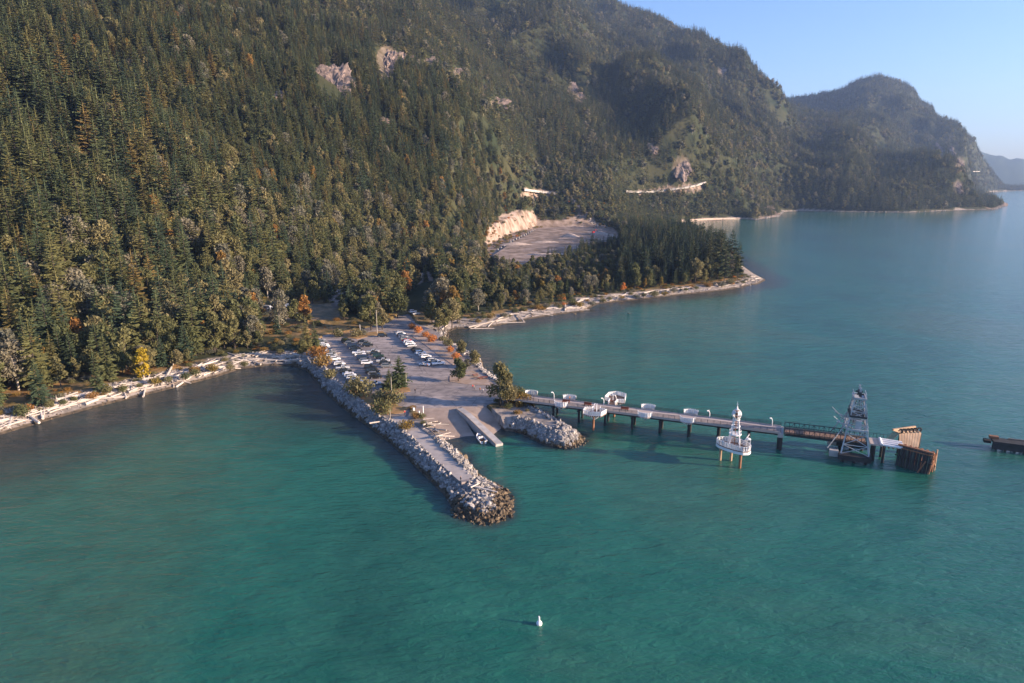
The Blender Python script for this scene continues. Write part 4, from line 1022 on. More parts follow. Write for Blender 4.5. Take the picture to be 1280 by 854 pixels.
# ------------------------------------------------------------------ vehicles
def car_mesh(kind):
    """side profile lofted across the width; returns body, glass, wheel parts"""
    if kind == 'suv': L_, W, prof, gl = 4.9, 1.95, [(-2.4,.45),(-2.42,1.0),(-2.3,1.15),(-2.1,1.75),(-1.2,1.82),(.5,1.78),(1.15,1.15),(2.2,1.02),(2.42,.8),(2.42,.45)], (-2.16,.95,1.18,1.68)
    elif kind == 'van': L_, W, prof, gl = 5.8, 2.05, [(-2.9,.45),(-2.92,1.3),(-2.85,2.3),(-2.6,2.42),(1.3,2.38),(2.0,1.35),(2.75,1.15),(2.9,.85),(2.9,.45)], (-2.6,1.7,1.4,2.1)
    elif kind == 'pickup': L_, W, prof, gl = 5.7, 2.0, [(-2.85,.55),(-2.85,1.15),(-.75,1.18),(-.55,1.82),(.7,1.84),(1.3,1.22),(2.65,1.1),(2.85,.9),(2.85,.5)], (-.62,1.12,1.25,1.74)
    else: L_, W, prof, gl = 4.6, 1.82, [(-2.25,.4),(-2.3,.85),(-2.15,1.02),(-1.65,1.08),(-1.0,1.45),(.1,1.47),(.95,1.02),(2.05,.88),(2.3,.68),(2.3,.4)], (-1.5,.8,1.05,1.4)
    body = MB(); n = len(prof); P = []
    ys = [-1, -.94, .94, 1]
    for yi, k in enumerate(ys):
        for x, z in prof:
            inset = 1-.16*max(0, (z-1.0)/.8) if z > 1.0 else 1
            drop = .05 if abs(k) == 1 else 0
            P.append((x*(1 if abs(k) < 1 else .985), k*W/2*inset, z-drop*(z > .6)))
    Fc = [(a*n+i, a*n+(i+1) % n, (a+1)*n+(i+1) % n, (a+1)*n+i) for a in range(3) for i in range(n)]+[tuple(range(n)), tuple(range(3*n+n-1, 3*n-1, -1))]
    body.poly(P, Fc)
    if kind == 'pickup': body.box((-1.8, 0, 1.19), (1.9, 1.5, .03))
    g = MB(); x0, x1, z0, z1 = gl
    for s in (-1, 1):
        y0 = s*(W/2*(1-.16*(z0-1)/.8)+.012); y1 = s*(W/2*(1-.16*(z1-1)/.8)+.012)
        g.poly([(x0+.1,y0,z0),(x1,y0,z0),(x1-.55*(z1-z0),y1,z1),(x0+.35,y1,z1)], [(0,1,2,3)] if s < 0 else [(3,2,1,0)])
    # windscreen and rear screen follow the profile
    pr = [(prof[i], prof[i+1]) for i in range(n-1)]
    for a, b in pr:
        if max(a[1], b[1]) > z1-.12 and abs(b[1]-a[1]) > .3:
            sg = 1 if a[0] > 0 else -1
            ww = W/2*.82; o = Vector((sg*.02, 0, .02))
            lo, hi = (a, b) if a[1] < b[1] else (b, a)
            l = Vector((lo[0], 0, lo[1])).lerp(Vector((hi[0], 0, hi[1])), .08)+o; h_ = Vector((lo[0], 0, lo[1])).lerp(Vector((hi[0], 0, hi[1])), .92)+o
            g.poly([l+Vector((0,-ww,0)), l+Vector((0,ww,0)), h_+Vector((0,ww*.92,0)), h_+Vector((0,-ww*.92,0))], [(0,1,2,3)] if sg > 0 else [(3,2,1,0)])
    wh = MB(); wh.bar((0,-.12,0), (0,.12,0), .36, 12); wh.bar((0,-.13,0), (0,.13,0), .19, 10, m=1)
    return L_, W, body, g, wh
CK = {}
for k in ('suv','van','pickup','sedan'):
    L_, W, b, g, wh = car_mesh(k); CK[k] = (L_, W, b.mesh('body', M['car white']), g.mesh('windows', M['glass']), wh.mesh('wheel', [M['tyre'], M['steel_grey']]))
CNAME = {'suv':('sport_utility_car','suv'), 'van':('van','van'), 'pickup':('pickup_truck','pickup truck'), 'sedan':('parked_car','car')}
first_car = {}
def car(kind, colour, u, v, rz, label, group, z=3.01):
    L_, W, bm_, gm, wm = CK[kind]; p = px(u, v, z)
    if kind not in first_car:
        r = thing(CNAME[kind][0], (0,0,0), 0, label, CNAME[kind][1], group)
        ob = bpy.data.objects.new('body', bm_); COL.objects.link(ob); ob.parent = r
        og = bpy.data.objects.new('windows', gm); COL.objects.link(og); og.parent = r
        for x in (-L_*.31, L_*.31):
            for y in (-W/2+.1, W/2-.1):
                w = bpy.data.objects.new('wheel', wm); COL.objects.link(w); w.parent = r; w.location = (x, y, .36)
        first_car[kind] = r
    else:
        r = dup(first_car[kind]); tag(r, label, CNAME[kind][1], group)
    r.location = (p.x, p.y, z); r.rotation_euler[2] = rz
    for c in r.children:
        if c.name.startswith('body'): c.material_slots[0].link = 'OBJECT'; c.material_slots[0].material = M['car '+colour]
    return r
rc = random.Random(4)
def row(pts, n, kinds, cols, rz, what, group, skip=(), jit=.12, end='seaward'):
    W_ = [px(u, v, 3) for u, v in pts]; Ls = [(b-a).length for a, b in zip(W_[:-1], W_[1:])]; tot = sum(Ls); out = []
    for k in range(n):
        if k in skip: continue
        s = tot*k/(n-1)
        for (a, b), L_ in zip(zip(W_[:-1], W_[1:]), Ls):
            if s <= L_+1e-6: break
            s -= L_
        p = a.lerp(b, min(1, s/L_)); kd = kinds[k % len(kinds)]; cl = cols[k % len(cols)]
        u, v = proj(p.x, p.y, 3.0)
        car(kd, cl, u, v, rz+rc.gauss(0, .04), '%s %s, %s from the inland end, %s' % (cl, {'suv':'suv','van':'van','pickup':'pickup','sedan':'saloon car'}[kd], ordn(len(out)), what), group); out.append(p)
    return out
# the left row noses the rubble edge, the double row stands in the middle, the right row along the grass bank
row([(401,427),(409,440),(421,453),(433,467),(446,479)], 25, ['sedan','suv','sedan','suv','suv','sedan','suv','sedan','pickup'], ['silver','grey','black','white','white','silver','dark blue','white','grey','black','silver','grey','white','blue','silver','white','black'], .35, 'left edge row', 'cars parked along the left edge of the lot', skip=(13,))
row([(433,427),(441,434),(449,443),(458,454),(464,463),(470,473)], 19, ['suv','pickup','suv','sedan','van','suv'], ['black','black','grey','black','dark blue','black','black','white','white','silver','dark blue','grey','white','silver','black'], .1, 'left half of middle row', 'cars parked in the middle double row', skip=(13,))
row([(450,426),(459,432),(466,441),(476,449),(484,459)], 13, ['suv','sedan','pickup','suv'], ['silver','black','grey','black','red','silver','silver','black','dark green','black'], .1, 'right half of middle row', 'cars parked in the middle double row', skip=(0,4,5))
row([(499,417),(508,427),(515,434),(523,441),(533,448),(545,455)], 18, ['sedan','suv','suv','sedan','suv','sedan','suv','suv','sedan','pickup'], ['silver','white','dark blue','silver','grey','red','white','white','silver','grey','black','black','white'], .45, 'right row by grass bank', 'cars parked along the right edge of the lot', skip=(9,))
for kd, cl, u, v, rz, lab in [('suv','black',478,421,.1,'black suv alone near the foot of the tall pole'),('pickup','white',548,456,.3,'white pickup at the seaward end of right side of lot'),('sedan','white',531,457,-.3,'low white car out in the lane near walkers'),
    ('sedan','white',469,481,.2,'white car tucked at the seaward end of the middle row'),('van','white',629,315,.0,'white van')]:
    if cl == 'white' and kd == 'van': continue
    car(kd, cl, u, v, rz, lab, 'cars parked alone in the lot')
# trailers and vehicles in the clearing, camper at the far left, cars on the access road
def trailer(u, v, z, rz, L_, label, colr='white', cat='camper trailer'):
    p = px(u, v, z); zz = max(hz(p.x, p.y), 2.5); r = thing('camper_trailer', (p.x, p.y, zz), rz, label, cat, 'trailers parked in the clearing')
    mb = MB(); h = 2.5; prof = [(-L_/2,.5),(-L_/2,h),(-L_/2+.3,h+.3),(L_/2-.8,h+.3),(L_/2,h-.7),(L_/2,.5)]
    n = len(prof); P = [(x, s*1.15, z_) for s in (-1,1) for x, z_ in prof]
    mb.poly(P, [(i, (i+1) % n, n+(i+1) % n, n+i) for i in range(n)]+[tuple(range(n-1, -1, -1)), tuple(range(n, 2*n))]); mb.obj('body', M['car '+colr], r)
    for s in (-1, 1):
        g = MB(); g.box((-.6, s*1.16, 1.9), (1.6, .04, .6)); g.obj('window', M['glass'], r)
        w = MB(); w.bar((0, s*1.0, .36), (0, s*1.2, .36), .36, 10); w.obj('wheel', M['tyre'], r)
    d = MB(); d.bar((L_/2, -.3, .5), (L_/2+1.1, 0, .5), .06); d.bar((L_/2, .3, .5), (L_/2+1.1, 0, .5), .06); d.obj('drawbar', M['dark_steel'], r)
trailer(356,387,5,.2,6.0,'white camper trailer, farthest right of the parked trailers'); trailer(340,392,5,1.0,5,'white boxy trailer nearest the camera in the clearing'); trailer(348,384,5,.3,5,'blue-topped trailer behind the white ones','blue')
trailer(335,389,5,-.3,5.5,'silver trailer at left of the clearing','silver'); trailer(27,472,4,.1,5.5,'white camper among firs at the far left shore')
for kd, cl, u, v, z, rz, lab in [('suv','white',516,391,4,.8,'white suv on the access road above the lot'),('sedan','silver',520,393,4,.6,'silver car parked behind the white suv on the access road'),('pickup','dark blue',352,391,5,.2,'dark blue pickup among the parked trailers'),
     ('sedan','silver',518,347,6,.3,'silver car in the gravel yard up the access road'),('van','white',510,350,6,.5,'white van in the gravel yard up the access road'),('suv','grey',743,284,7.6,.3,'grey suv at the back of the quarry')]:
    p = px(u, v, z); zz = hz(p.x, p.y); 
    c = car(kd, cl, u, v, rz, lab, 'vehicles beyond the car park', z=zz+.02); c.location = (p.x, p.y, zz+.02)

# ------------------------------------------------------------------ people
def person_mesh(seed, walk=.25):
    rg = random.Random(seed)
    J = {'pel':(0,0,.95,.15),'wst':(0,0,1.12,.13),'chs':(0.01,0,1.35,.16),'nck':(.01,0,1.52,.065),'hd0':(.02,0,1.60,.095),'hd1':(.02,0,1.70,.10),'hd2':(.01,0,1.78,.06)}
    E = [('pel','wst'),('wst','chs'),('chs','nck'),('nck','hd0'),('hd0','hd1'),('hd1','hd2')]
    for s, n_ in ((1,'l'),(-1,'r')):
        w = walk*s
        J['hip'+n_] = (0,s*.1,.9,.10); J['kn'+n_] = (w*.55+.03,s*.1,.5,.065); J['an'+n_] = (w,s*.1,.09,.045); J['to'+n_] = (w+.17,s*.11,.05,.04)
        J['sh'+n_] = (0,s*.2,1.42,.07); J['el'+n_] = (-w*.4,s*.26,1.13,.045); J['wr'+n_] = (-w*.6+.06,s*.26,.90,.035); J['ha'+n_] = (-w*.6+.1,s*.25,.80,.03)
        E += [('pel','hip'+n_),('hip'+n_,'kn'+n_),('kn'+n_,'an'+n_),('an'+n_,'to'+n_),('chs','sh'+n_),('sh'+n_,'el'+n_),('el'+n_,'wr'+n_),('wr'+n_,'ha'+n_)]
    K = list(J); me = bpy.data.meshes.new('t'); me.from_pydata([J[k][:3] for k in K], [(K.index(a), K.index(b)) for a, b in E], [])
    o = bpy.data.objects.new('t', me); COL.objects.link(o)
    sk = o.modifiers.new('s', 'SKIN'); sb = o.modifiers.new('b', 'SUBSURF'); sb.levels = 1; sb.render_levels = 1
    for i, k in enumerate(K):
        me.skin_vertices[0].data[i].radius = (J[k][3],)*2; me.skin_vertices[0].data[i].use_root = (i == 0)
    bpy.context.view_layer.update(); dg = bpy.context.evaluated_depsgraph_get()
    r = bpy.data.meshes.new_from_object(o.evaluated_get(dg)); r.name = 'body'; bpy.data.objects.remove(o); return r
M['skin'] = mat('skin', (.45,.28,.20), .6); M['cloth_dark'] = mat('cloth_dark', (.03,.035,.05), .9)
CL = {'red': (.45,.05,.04), 'white': (.7,.7,.7), 'black': (.02,.02,.025), 'blue': (.05,.12,.3), 'tan': (.4,.3,.2), 'orange': (.6,.2,.04)}
for k, c in CL.items(): M['cloth '+k] = mat('cloth_'+k, c, .9)
def person(u, v, z, shirt, rz, label, seed):
    me = person_mesh(seed, random.uniform(.05, .3)); me.materials.clear()
    for m in ('skin', 'cloth '+shirt, 'cloth_dark'): me.materials.append(M[m])
    for p in me.polygons:
        c = p.center; p.use_smooth = True
        p.material_index = 0 if (c.z > 1.47 or (abs(c.y) > .22 and c.z < .95)) else (1 if c.z > .97 or abs(c.y) > .22 else 2)
    q = px(u, v, z); o = bpy.data.objects.new('person', me); COL.objects.link(o); o.location = (q.x, q.y, z-.01); o.rotation_euler[2] = rz; tag(o, label, 'person', 'people walking by the water')
for k, (u, v, z, c, rz, lab) in enumerate([(519,491.5,3,'black',1,'person in black walking across the open middle of the lot'),(591,486,3,'red',2,'person in red standing near the pier entrance'),(593,487,3,'tan',0,'person in tan beside the one in red'),
    (600,490,3,'orange',1,'person in orange walking towards the pier, left of two'),(603.5,491,3,'white',1.2,'person in white walking towards the pier, right of two'),(529,458,3,'white',.4,'person in white crossing the lane by the low white car'),
    (534,459,3,'orange',.6,'person in orange crossing the lane by the low white car'),(576,603,3,'black',.5,'person in black at the end of breakwater path'),(886,518.5,5.6,'white',3,'person in white on the pier left of the viewing tower'),
    (524,523,3,'black',0,'person in black by the timber heap at the ramp'),(506,519,3,'red',2,'person in red at the root of the long breakwater'),(712,501,5.6,'orange',2.6,'person in orange on the second pier lookout')]):
    person(u, v, z, c, rz, lab, k)

# ------------------------------------------------------------------ small lot furniture
def pole(u, v, h, label, z=3.0, r=.14, arm=False, m='bark_pale', cat='utility pole', name='utility_pole'):
    p = px(u, v, z); t = thing(name, (p.x, p.y, z), 0, label, cat); mb = MB(); mb.bar((0,0,-.3), (0,0,h), r, 8, r*.7); mb.obj('pole', M[m], t)
    if arm:
        mb = MB(); mb.bar((0,0,h-.2), (-1.4,0,h+.1), .06, 6); mb.obj('arm', M['steel_grey'], t); mb = MB(); mb.box((-1.6,0,h+.08), (.7,.28,.14)); mb.obj('lamp_head', M['steel_grey'], t)
pole(471.5,417,12,'tall wooden pole standing at the top of the lot', r=.2); pole(508,484,6,'slim pale pole right of the island conifers'); pole(490,502,9,'slim pole between the two olive bushes'); pole(450.5,418,5,'short white pole on the lot-top island', m='white')
pole(488,524,3.5,'short grey post at the root of the long breakwater', r=.1)
for k, (u, v) in enumerate([(517,514),(524,518),(527,520.5),(529,516),(514,510)]):
    p = px(u, v, 3); t = thing('bollard', (p.x, p.y, 3), 0, ['white concrete post nearest the grass above the ramp','white post second along the breakwater entrance','white post third along the breakwater entrance','tall white post beside the ramp timber heap','low white block at the breakwater entrance'][k], 'bollard', 'white posts at the breakwater entrance')
    mb = MB(); mb.bar((0,0,-.2), (0,0,[1.2,1.2,1.2,2.4,.8][k]), [.35,.2,.2,.16,.45][k], 8); mb.obj('post', M['white'], t)
def sign(u, v, label):
    p = px(u, v, 3); t = thing('notice_board', (p.x, p.y, 3), 0, label, 'sign'); mb = MB(); mb.bar((-.5,0,-.2), (-.5,0,2.4), .06); mb.bar((.5,0,-.2), (.5,0,2.4), .06); mb.obj('posts', M['bark'], t)
    mb = MB(); mb.box((0,-.08,1.8), (1.4,.06,1.5)); mb.obj('panel', M['white'], t)
sign(425,418,'white notice board at the top left of the lot'); sign(476,408,'white notice panel beside the tall pole'); 
def table(u, v, rz, label):
    p = px(u, v, 3.1); t = thing('picnic_table', (p.x, p.y, 3.12), rz, label, 'picnic table', 'picnic tables on the right point')
    mb = MB(); mb.box((0,0,.75), (2.2,.8,.06)); mb.obj('tabletop', M['bench'], t)
    for s in (-1, 1):
        mb = MB(); mb.box((0,s*.75,.45), (2.2,.28,.05)); mb.obj('seat', M['bench'], t)
        mb = MB(); mb.bar((s*.8,-.75,0), (s*.8,.2,.74), .05); mb.bar((s*.8,.75,0), (s*.8,-.2,.74), .05); mb.bar((s*.8,-.8,.42), (s*.8,.8,.42), .04); mb.obj('leg', M['dark_steel'], t)
table(594,470,.4,'picnic table farthest left on the right point'); table(600,474,.9,'middle picnic table on the right point'); table(606,473,.1,'picnic table nearest the shore rocks on right point')
# excavator in the quarry
p = px(742,291,7.5); z = hz(p.x, p.y); t = thing('excavator', (p.x, p.y, z), .4, 'red excavator standing at the back of the sandy quarry', 'excavator')
for s in (-1, 1):
    mb = MB(); mb.poly([(x, s*1.1+w, zz) for w in (-.3,.3) for x, zz in ((-2,.5),(-1.7,0),(1.7,0),(2,.5),(1.7,1),(-1.7,1))], [(0,1,7,6),(1,2,8,7),(2,3,9,8),(3,4,10,9),(4,5,11,10),(5,0,6,11),(5,4,3,2,1,0),(6,7,8,9,10,11)]); mb.obj('track', M['tyre'], t)
mb = MB(); mb.box((-.4,0,1.75), (3.4,2.4,1.3)); mb.box((-1.8,0,2.2), (1.0,2.4,1.0)); mb.obj('body', M['car red'], t)
mb = MB(); mb.box((.6,-.65,2.7), (1.4,1.0,1.3)); mb.obj('cab', M['glass'], t)
mb = MB(); mb.bar((1.0,.2,1.9), (3.6,.2,4.8), .3); mb.bar((3.6,.2,4.8), (5.8,.2,2.4), .22); mb.obj('boom', M['car red'], t)
mb = MB(); mb.box((5.8,.2,1.9), (1.0,1.1,.9)); mb.obj('bucket', M['dark_steel'], t)
# concrete block row and soil heaps in the quarry
A, B = px(622,311,7.3), px(668,288,7.3)
for k in range(15):
    q = A.lerp(B, k/14); q.z = hz(q.x, q.y); mb = MB(); mb.box((0,0,.8), (2.6,1.4,1.6)); mb.box((0,0,1.75), (1.8,.9,.3)); o = mb.obj('concrete_block', M['concrete'], loc=q, rz=math.atan2(B.y-A.y, B.x-A.x)+.05*((k*7) % 3-1))
    tag(o, 'pale concrete block, %s from the near end of the quarry block row' % ordn(k), 'concrete block', 'concrete blocks lined up across the quarry')
def heap(u, v, rx, ry, h, label, z=7.2, m='gold_sand', name='gravel_heap'):
    p = px(u, v, z); z = hz(p.x, p.y); mb = MB(); n, k = 28, 7; P = []
    for i in range(k+1):
        for j in range(n):
            a = 6.283*j/n; t = i/k; w = 1+.18*float(fbm(np.array([math.cos(a)*2+u]), np.array([math.sin(a)*2+t]), 3)[0]); P.append((math.cos(a)*rx*(1-t)*w, math.sin(a)*ry*(1-t)*w, h*(1-(1-t)**1.5)-.3))
    mb.poly(P, [(i*n+j, i*n+(j+1) % n, (i+1)*n+(j+1) % n, (i+1)*n+j) for i in range(k) for j in range(n)]); o = mb.obj(name, M[m], loc=(p.x, p.y, z), smooth=True); tag(o, label, 'gravel heap', 'heaps in the quarry')
heap(712,296,13,7,5,'white-tan gravel heap in the middle of the quarry'); heap(682,303,18,4,2.5,'long low gravel windrow in the quarry'); heap(750,293,14,6,4.5,'pale heap beside the red excavator'); heap(764,296,8,4,4,'outermost small heap by the excavator'); heap(645,306,22,6,3.5,'broad tan heap beside the block row'); heap(688,318,30,3,2,'long gravel berm along the near side of quarry')
# rock chute above the quarry
rgc = random.Random(12)
for k in range(24):
    t = k/23; u = 714+t*32+rgc.uniform(-2, 2); v = 246+t*38+rgc.uniform(-1, 1); p = on_terrain(u, v); o = bpy.data.objects.new('boulder', RK[k % 6]); COL.objects.link(o); o.location = p; s = rgc.uniform(1.6, 3.4); o.scale = (s,)*3; o.rotation_euler = (k, k*2, k*3)
    tag(o, 'pale rock, %s from the top of the chute above the quarry' % ordn(k), 'boulder', 'rocks in the chute above the quarry')

# ------------------------------------------------------------------ pier
DZ = 5.5
P0 = px(650,496.5,DZ); P1 = px(1097,551.5,DZ); PA = math.atan2(P1.y-P0.y, P1.x-P0.x); ex = Vector((math.cos(PA), math.sin(PA), 0)); ey = Vector((-ex.y, ex.x, 0))
def loc(u, v, z=DZ): d = px(u, v, z)-P0; return d.dot(ex), d.dot(ey)
XJ = loc(976,539)[0]; XG = loc(1068,549)[0]; XE = (P1-P0).length; HW = 3.1
pier = thing('pier', (P0.x, P0.y, 0), PA, 'long railed pier running from the short breakwater out to the gantry', 'pier')
mb = MB(); mb.box((XJ/2-4, 0, DZ-.25), (XJ+8, 2*HW, .5)); mb.box((XJ/2, -HW+.18, DZ+.1), (XJ, .3, .2)); mb.box((XJ/2, HW-.18, DZ+.1), (XJ, .3, .2)); mb.obj('deck', M['deck'], pier)
mb = MB()
for y in (-2.2, -.8, .8, 2.2): mb.box((XJ/2-2, y, DZ-.85), (XJ+4, .3, .7))
mb.obj('girders', M['pile_dark'], pier)
def railing(x0, x1, y, name='railing', par=None, m='dark_steel', step=2.0, h=1.25, slats=True):
    mb = MB(); n = max(1, int(round((x1-x0)/step)))
    for i in range(n+1):
        x = x0+(x1-x0)*i/n; mb.box((x, y, DZ+h/2), (.09, .09, h))
    for z in (h, h*.68, h*.36, .12): mb.box(((x0+x1)/2, y, DZ+z), (x1-x0, .06 if z < h else .12, .07))
    if slats:
        k = int((x1-x0)/.28)
        for i in range(k): mb.box((x0+(i+.5)*.28, y, DZ+h*.5), (.07, .05, h*.9))
    mb.obj(name, M[m], par or pier)
def lx(u, v, z=DZ): return loc(u, v, z)[0]
bays_back = [(668,491),(715,497),(812,509),(865,515)]; bays_front = [(705,503),(807,518),(860,524.5)]
bigs = [(768,502,1),(750,508,-1)]
def segs(excl, x0, x1):
    out = []; c = x0
    for a, b in sorted(excl):
        if a > c: out.append((c, a))
        c = b
    out.append((c, x1)); return out
eb = [(lx(u, v)-2.2, lx(u, v)+2.2) for u, v in bays_back]+[(lx(768,502)-1.2, lx(768,502)+1.2)]
ef = [(lx(u, v)-2.2, lx(u, v)+2.2) for u, v in bays_front]+[(lx(750,508)-1.2, lx(750,508)+1.2)]
for a, b in segs(eb, 0, XJ): railing(a, b, HW-.1)
for a, b in segs(ef, 2, XJ): railing(a, b, -HW+.1)
for i in range(int(XJ/9)):
    x = 4+i*9.0
    for s in (-1, 1):
        mb = MB(); mb.bar((x, s*2.2, -4), (x, s*2.2, DZ-1.2), .4, 10); mb.obj('pile', M['pile_dark'], pier)
    mb = MB(); mb.box((x, 0, DZ-1.45), (.8, 6.2, .5)); mb.obj('cap_beam', M['pile_dark'], pier)
mb = MB(); mb.box((XJ, 0, DZ-.9), (1.6, 6.9, 1.2)); mb.obj('joint_block', M['concrete'], pier)
for s in (-1, 1):
    mb = MB(); mb.bar((XJ, s*2.4, -4), (XJ, s*2.4, DZ-1.5), .75, 12); mb.obj('pile', M['pile_dark'], pier)
def bay(cx, side, k):
    """half round white lookout: floor, fins, rail"""
    mb = MB(); n = 9; R1 = 2.2
    arc = [(cx+R1*math.cos(math.pi*i/n), side*(HW+1.6*math.sin(math.pi*i/n))) for i in range(n+1)]
    mb.sheet(arc if side > 0 else arc, DZ-.02, .3); fl = mb.obj('lookout_bay', M['deck'], pier)
    mb = MB()
    for i in range(n+1):
        x, y = arc[i]; xo = cx+(x-cx)*1.07; yo = side*(HW+(abs(y)-HW)*1.12)
        mb.bar((x, y, DZ), (xo, yo, DZ+1.7), .09, 4)
    for i in range(n):
        a, b = arc[i], arc[i+1]
        for z, r in ((.15,.08),(.6,.05),(1.0,.05),(1.35,.12)): mb.bar((a[0], a[1], DZ+z), (b[0], b[1], DZ+z), r, 4)
        m1 = (a[0]*.62+b[0]*.38, a[1]*.62+b[1]*.38); m2 = (a[0]*.38+b[0]*.62, a[1]*.38+b[1]*.62)
        for m_ in (m1, m2): mb.box((m_[0], m_[1], DZ+.7), (.28,.05,1.25), rz=math.atan2(b[1]-a[1], b[0]-a[0]))
    for i in range(0, n+1, 2): mb.bar((arc[i][0], arc[i][1], DZ-.3), (cx, side*(HW-.1), DZ-1.4), .08, 4)
    mb.obj('white_rail', M['white'], fl)
for k, (u, v) in enumerate(bays_back): bay(lx(u, v), 1, k)
for k, (u, v) in enumerate(bays_front): bay(lx(u, v), -1, k)
def bigbay(cx, side):
    """kite shaped lookout on its own pile, reached by a narrow neck"""
    y0 = side*HW; kf = 1.75 if side > 0 else 1.0; out = [(cx-1.1,y0),(cx-1.3,y0+side*1.8),(cx-3.4,y0+side*2.6),(cx-3.2,y0+side*5.6),(cx-.9,y0+side*6.6),(cx+2.6,y0+side*5.8),(cx+3.6,y0+side*2.2),(cx+1.3,y0+side*1.8),(cx+1.1,y0)]
    out = [(x, y0+(y-y0)*kf) for x, y in out]
    mb = MB(); mb.sheet(out, DZ-.02, .35); fl = mb.obj('lookout_platform', M['deck_brown'], pier)
    mb = MB()
    for a, b in zip(out[:-1], out[1:]):
        L_ = math.hypot(b[0]-a[0], b[1]-a[1]); n = max(1, int(L_/.7)); an = math.atan2(b[1]-a[1], b[0]-a[0])
        for z, r in ((.15,.09),(1.3,.13),(.75,.05)): mb.bar((a[0], a[1], DZ+z), (b[0], b[1], DZ+z), r, 4)
        for i in range(n+1):
            x = a[0]+(b[0]-a[0])*i/n; y = a[1]+(b[1]-a[1])*i/n; mb.bar((x, y, DZ-.3), (x*1.03-cx*.03, y*1.03-(y0+side*3.6)*.03, DZ+1.55), .09, 4)
            if i < n: xx = a[0]+(b[0]-a[0])*(i+.5)/n; yy = a[1]+(b[1]-a[1])*(i+.5)/n; mb.box((xx, yy, DZ+.7), (.42,.05,1.1), rz=an)
    mb.obj('white_rail', M['white'], fl)
    mb = MB(); mb.box((cx-.6, y0+side*3.8, DZ+.45), (1.8,.5,.12), rz=.5); mb.box((cx-.6, y0+side*3.8, DZ+.2), (.3,.4,.4), rz=.5); mb.obj('bench', M['bench'], fl)
    mb = MB()
    for dx in (-.5, .9):
        mb.bar((cx+dx, y0+side*4.2, DZ), (cx+dx*.6, y0+side*3.2, DZ+2.6), .12, 6); mb.bar((cx+dx*.6, y0+side*3.2, DZ+2.6), (cx+dx*.5, y0+side*2.2, DZ+2.9), .1, 6)
    mb.obj('curved_posts', M['white'], fl)
    mb = MB(); mb.bar((cx, y0+side*4.6, -4), (cx, y0+side*4.6, DZ-.35), .38, 10); mb.obj('pile', M['rust'], fl)
    mb = MB()
    for dx, dy in ((-2.4,3.2),(2.6,3.2),(-.6,6.0),(1.8,5.4)): mb.bar((cx+dx, y0+side*dy, DZ-.3), (cx, y0+side*4.6, DZ-1.9), .16, 5)
    mb.obj('brackets', M['white'], fl)
bigbay(lx(768,502), 1); bigbay(lx(751,507), -1)
def on_pier(u, v, dy=None):
    x, y = loc(u, v); y = y if dy is None else dy
    q = P0+ex*x+ey*y; return (q.x, q.y, DZ)
for k, (u, lab) in enumerate([(693,'first curved white lamp post on the pier from shore'),(755,'second curved white lamp post, between the two kite lookouts'),(887,'third curved white lamp post, left of the viewing tower'),(965,'last curved white lamp post, just before the pier joint')]):
    t = thing('lamp_post', on_pier(u, 0.122*(u-650)+493, HW-.6), PA, lab, 'lamp post', 'white lamp posts on the pier'); mb = MB()
    mb.path([(0,0,0),(0,.0,1.5),(-.15,-.2,2.1),(-.4,-.4,2.5)], .12, 6); mb.obj('post', M['white'], t); mb = MB(); mb.bar((-.4,-.4,2.5), (-.8,-.7,2.45), .2, 6); mb.obj('lamp_head', M['white'], t)
for k, (u, lab) in enumerate([(736,'red-brown bench on the pier left of the kite lookouts'),(782,'red-brown bench on the pier right of the kite lookouts'),(709,'small red-brown bench beside the second lookout')]):
    t = thing('pier_bench', on_pier(u, 0.122*(u-650)+495, -.3), PA, lab, 'bench', 'red-brown benches on the pier')
    mb = MB(); mb.box((0,0,.5), (2.6,.7,.12)); mb.obj('seat', M['bench'], t); mb = MB(); mb.box((0,.36,.85), (2.6,.1,.6)); mb.obj('backrest', M['bench'], t)
    for s in (-1, 1): mb = MB(); mb.box((s*1.05,0,.22), (.15,.6,.44)); mb.obj('leg', M['dark_steel'], t)
# ramp span with truss sides between the joint and the gantry
span = thing('loading_span', (P0.x, P0.y, 0), PA, 'brown decked truss span between the pier joint and the gantry', 'bridge span')
mb = MB(); mb.box(((XJ+XG)/2+1.9, 0, DZ-.2), (XG-XJ+2, 5.4, .35)); mb.obj('deck', M['deck_brown'], span)
for s in (-1, 1):
    mb = MB(); y = s*2.85; a, b = XJ+1.0, XG+3.0; n = 16
    mb.box(((a+b)/2, y, DZ+1.5), (b-a, .22, .2)); mb.box(((a+b)/2, y, DZ-.7), (b-a, .3, .35)); mb.box(((a+b)/2, y, DZ+.2), (b-a, .2, .15))
    for i in range(n+1):
        x = a+(b-a)*i/n; mb.box((x, y, DZ+.4), (.16,.16,2.2))
        if i < n: x2 = a+(b-a)*(i+1)/n; mb.bar((x, y, DZ-.6 if i % 2 else DZ+1.4), (x2, y, DZ+1.4 if i % 2 else DZ-.6), .06, 4)
    mb.obj('truss', M['dark_steel'], span)
mb = MB()
for y in (-1.6, 0, 1.6): mb.box(((XJ+XG)/2+1.9, y, DZ-.75), (XG-XJ+1, .3, .7))
mb.obj('girders', M['pile_dark'], span)

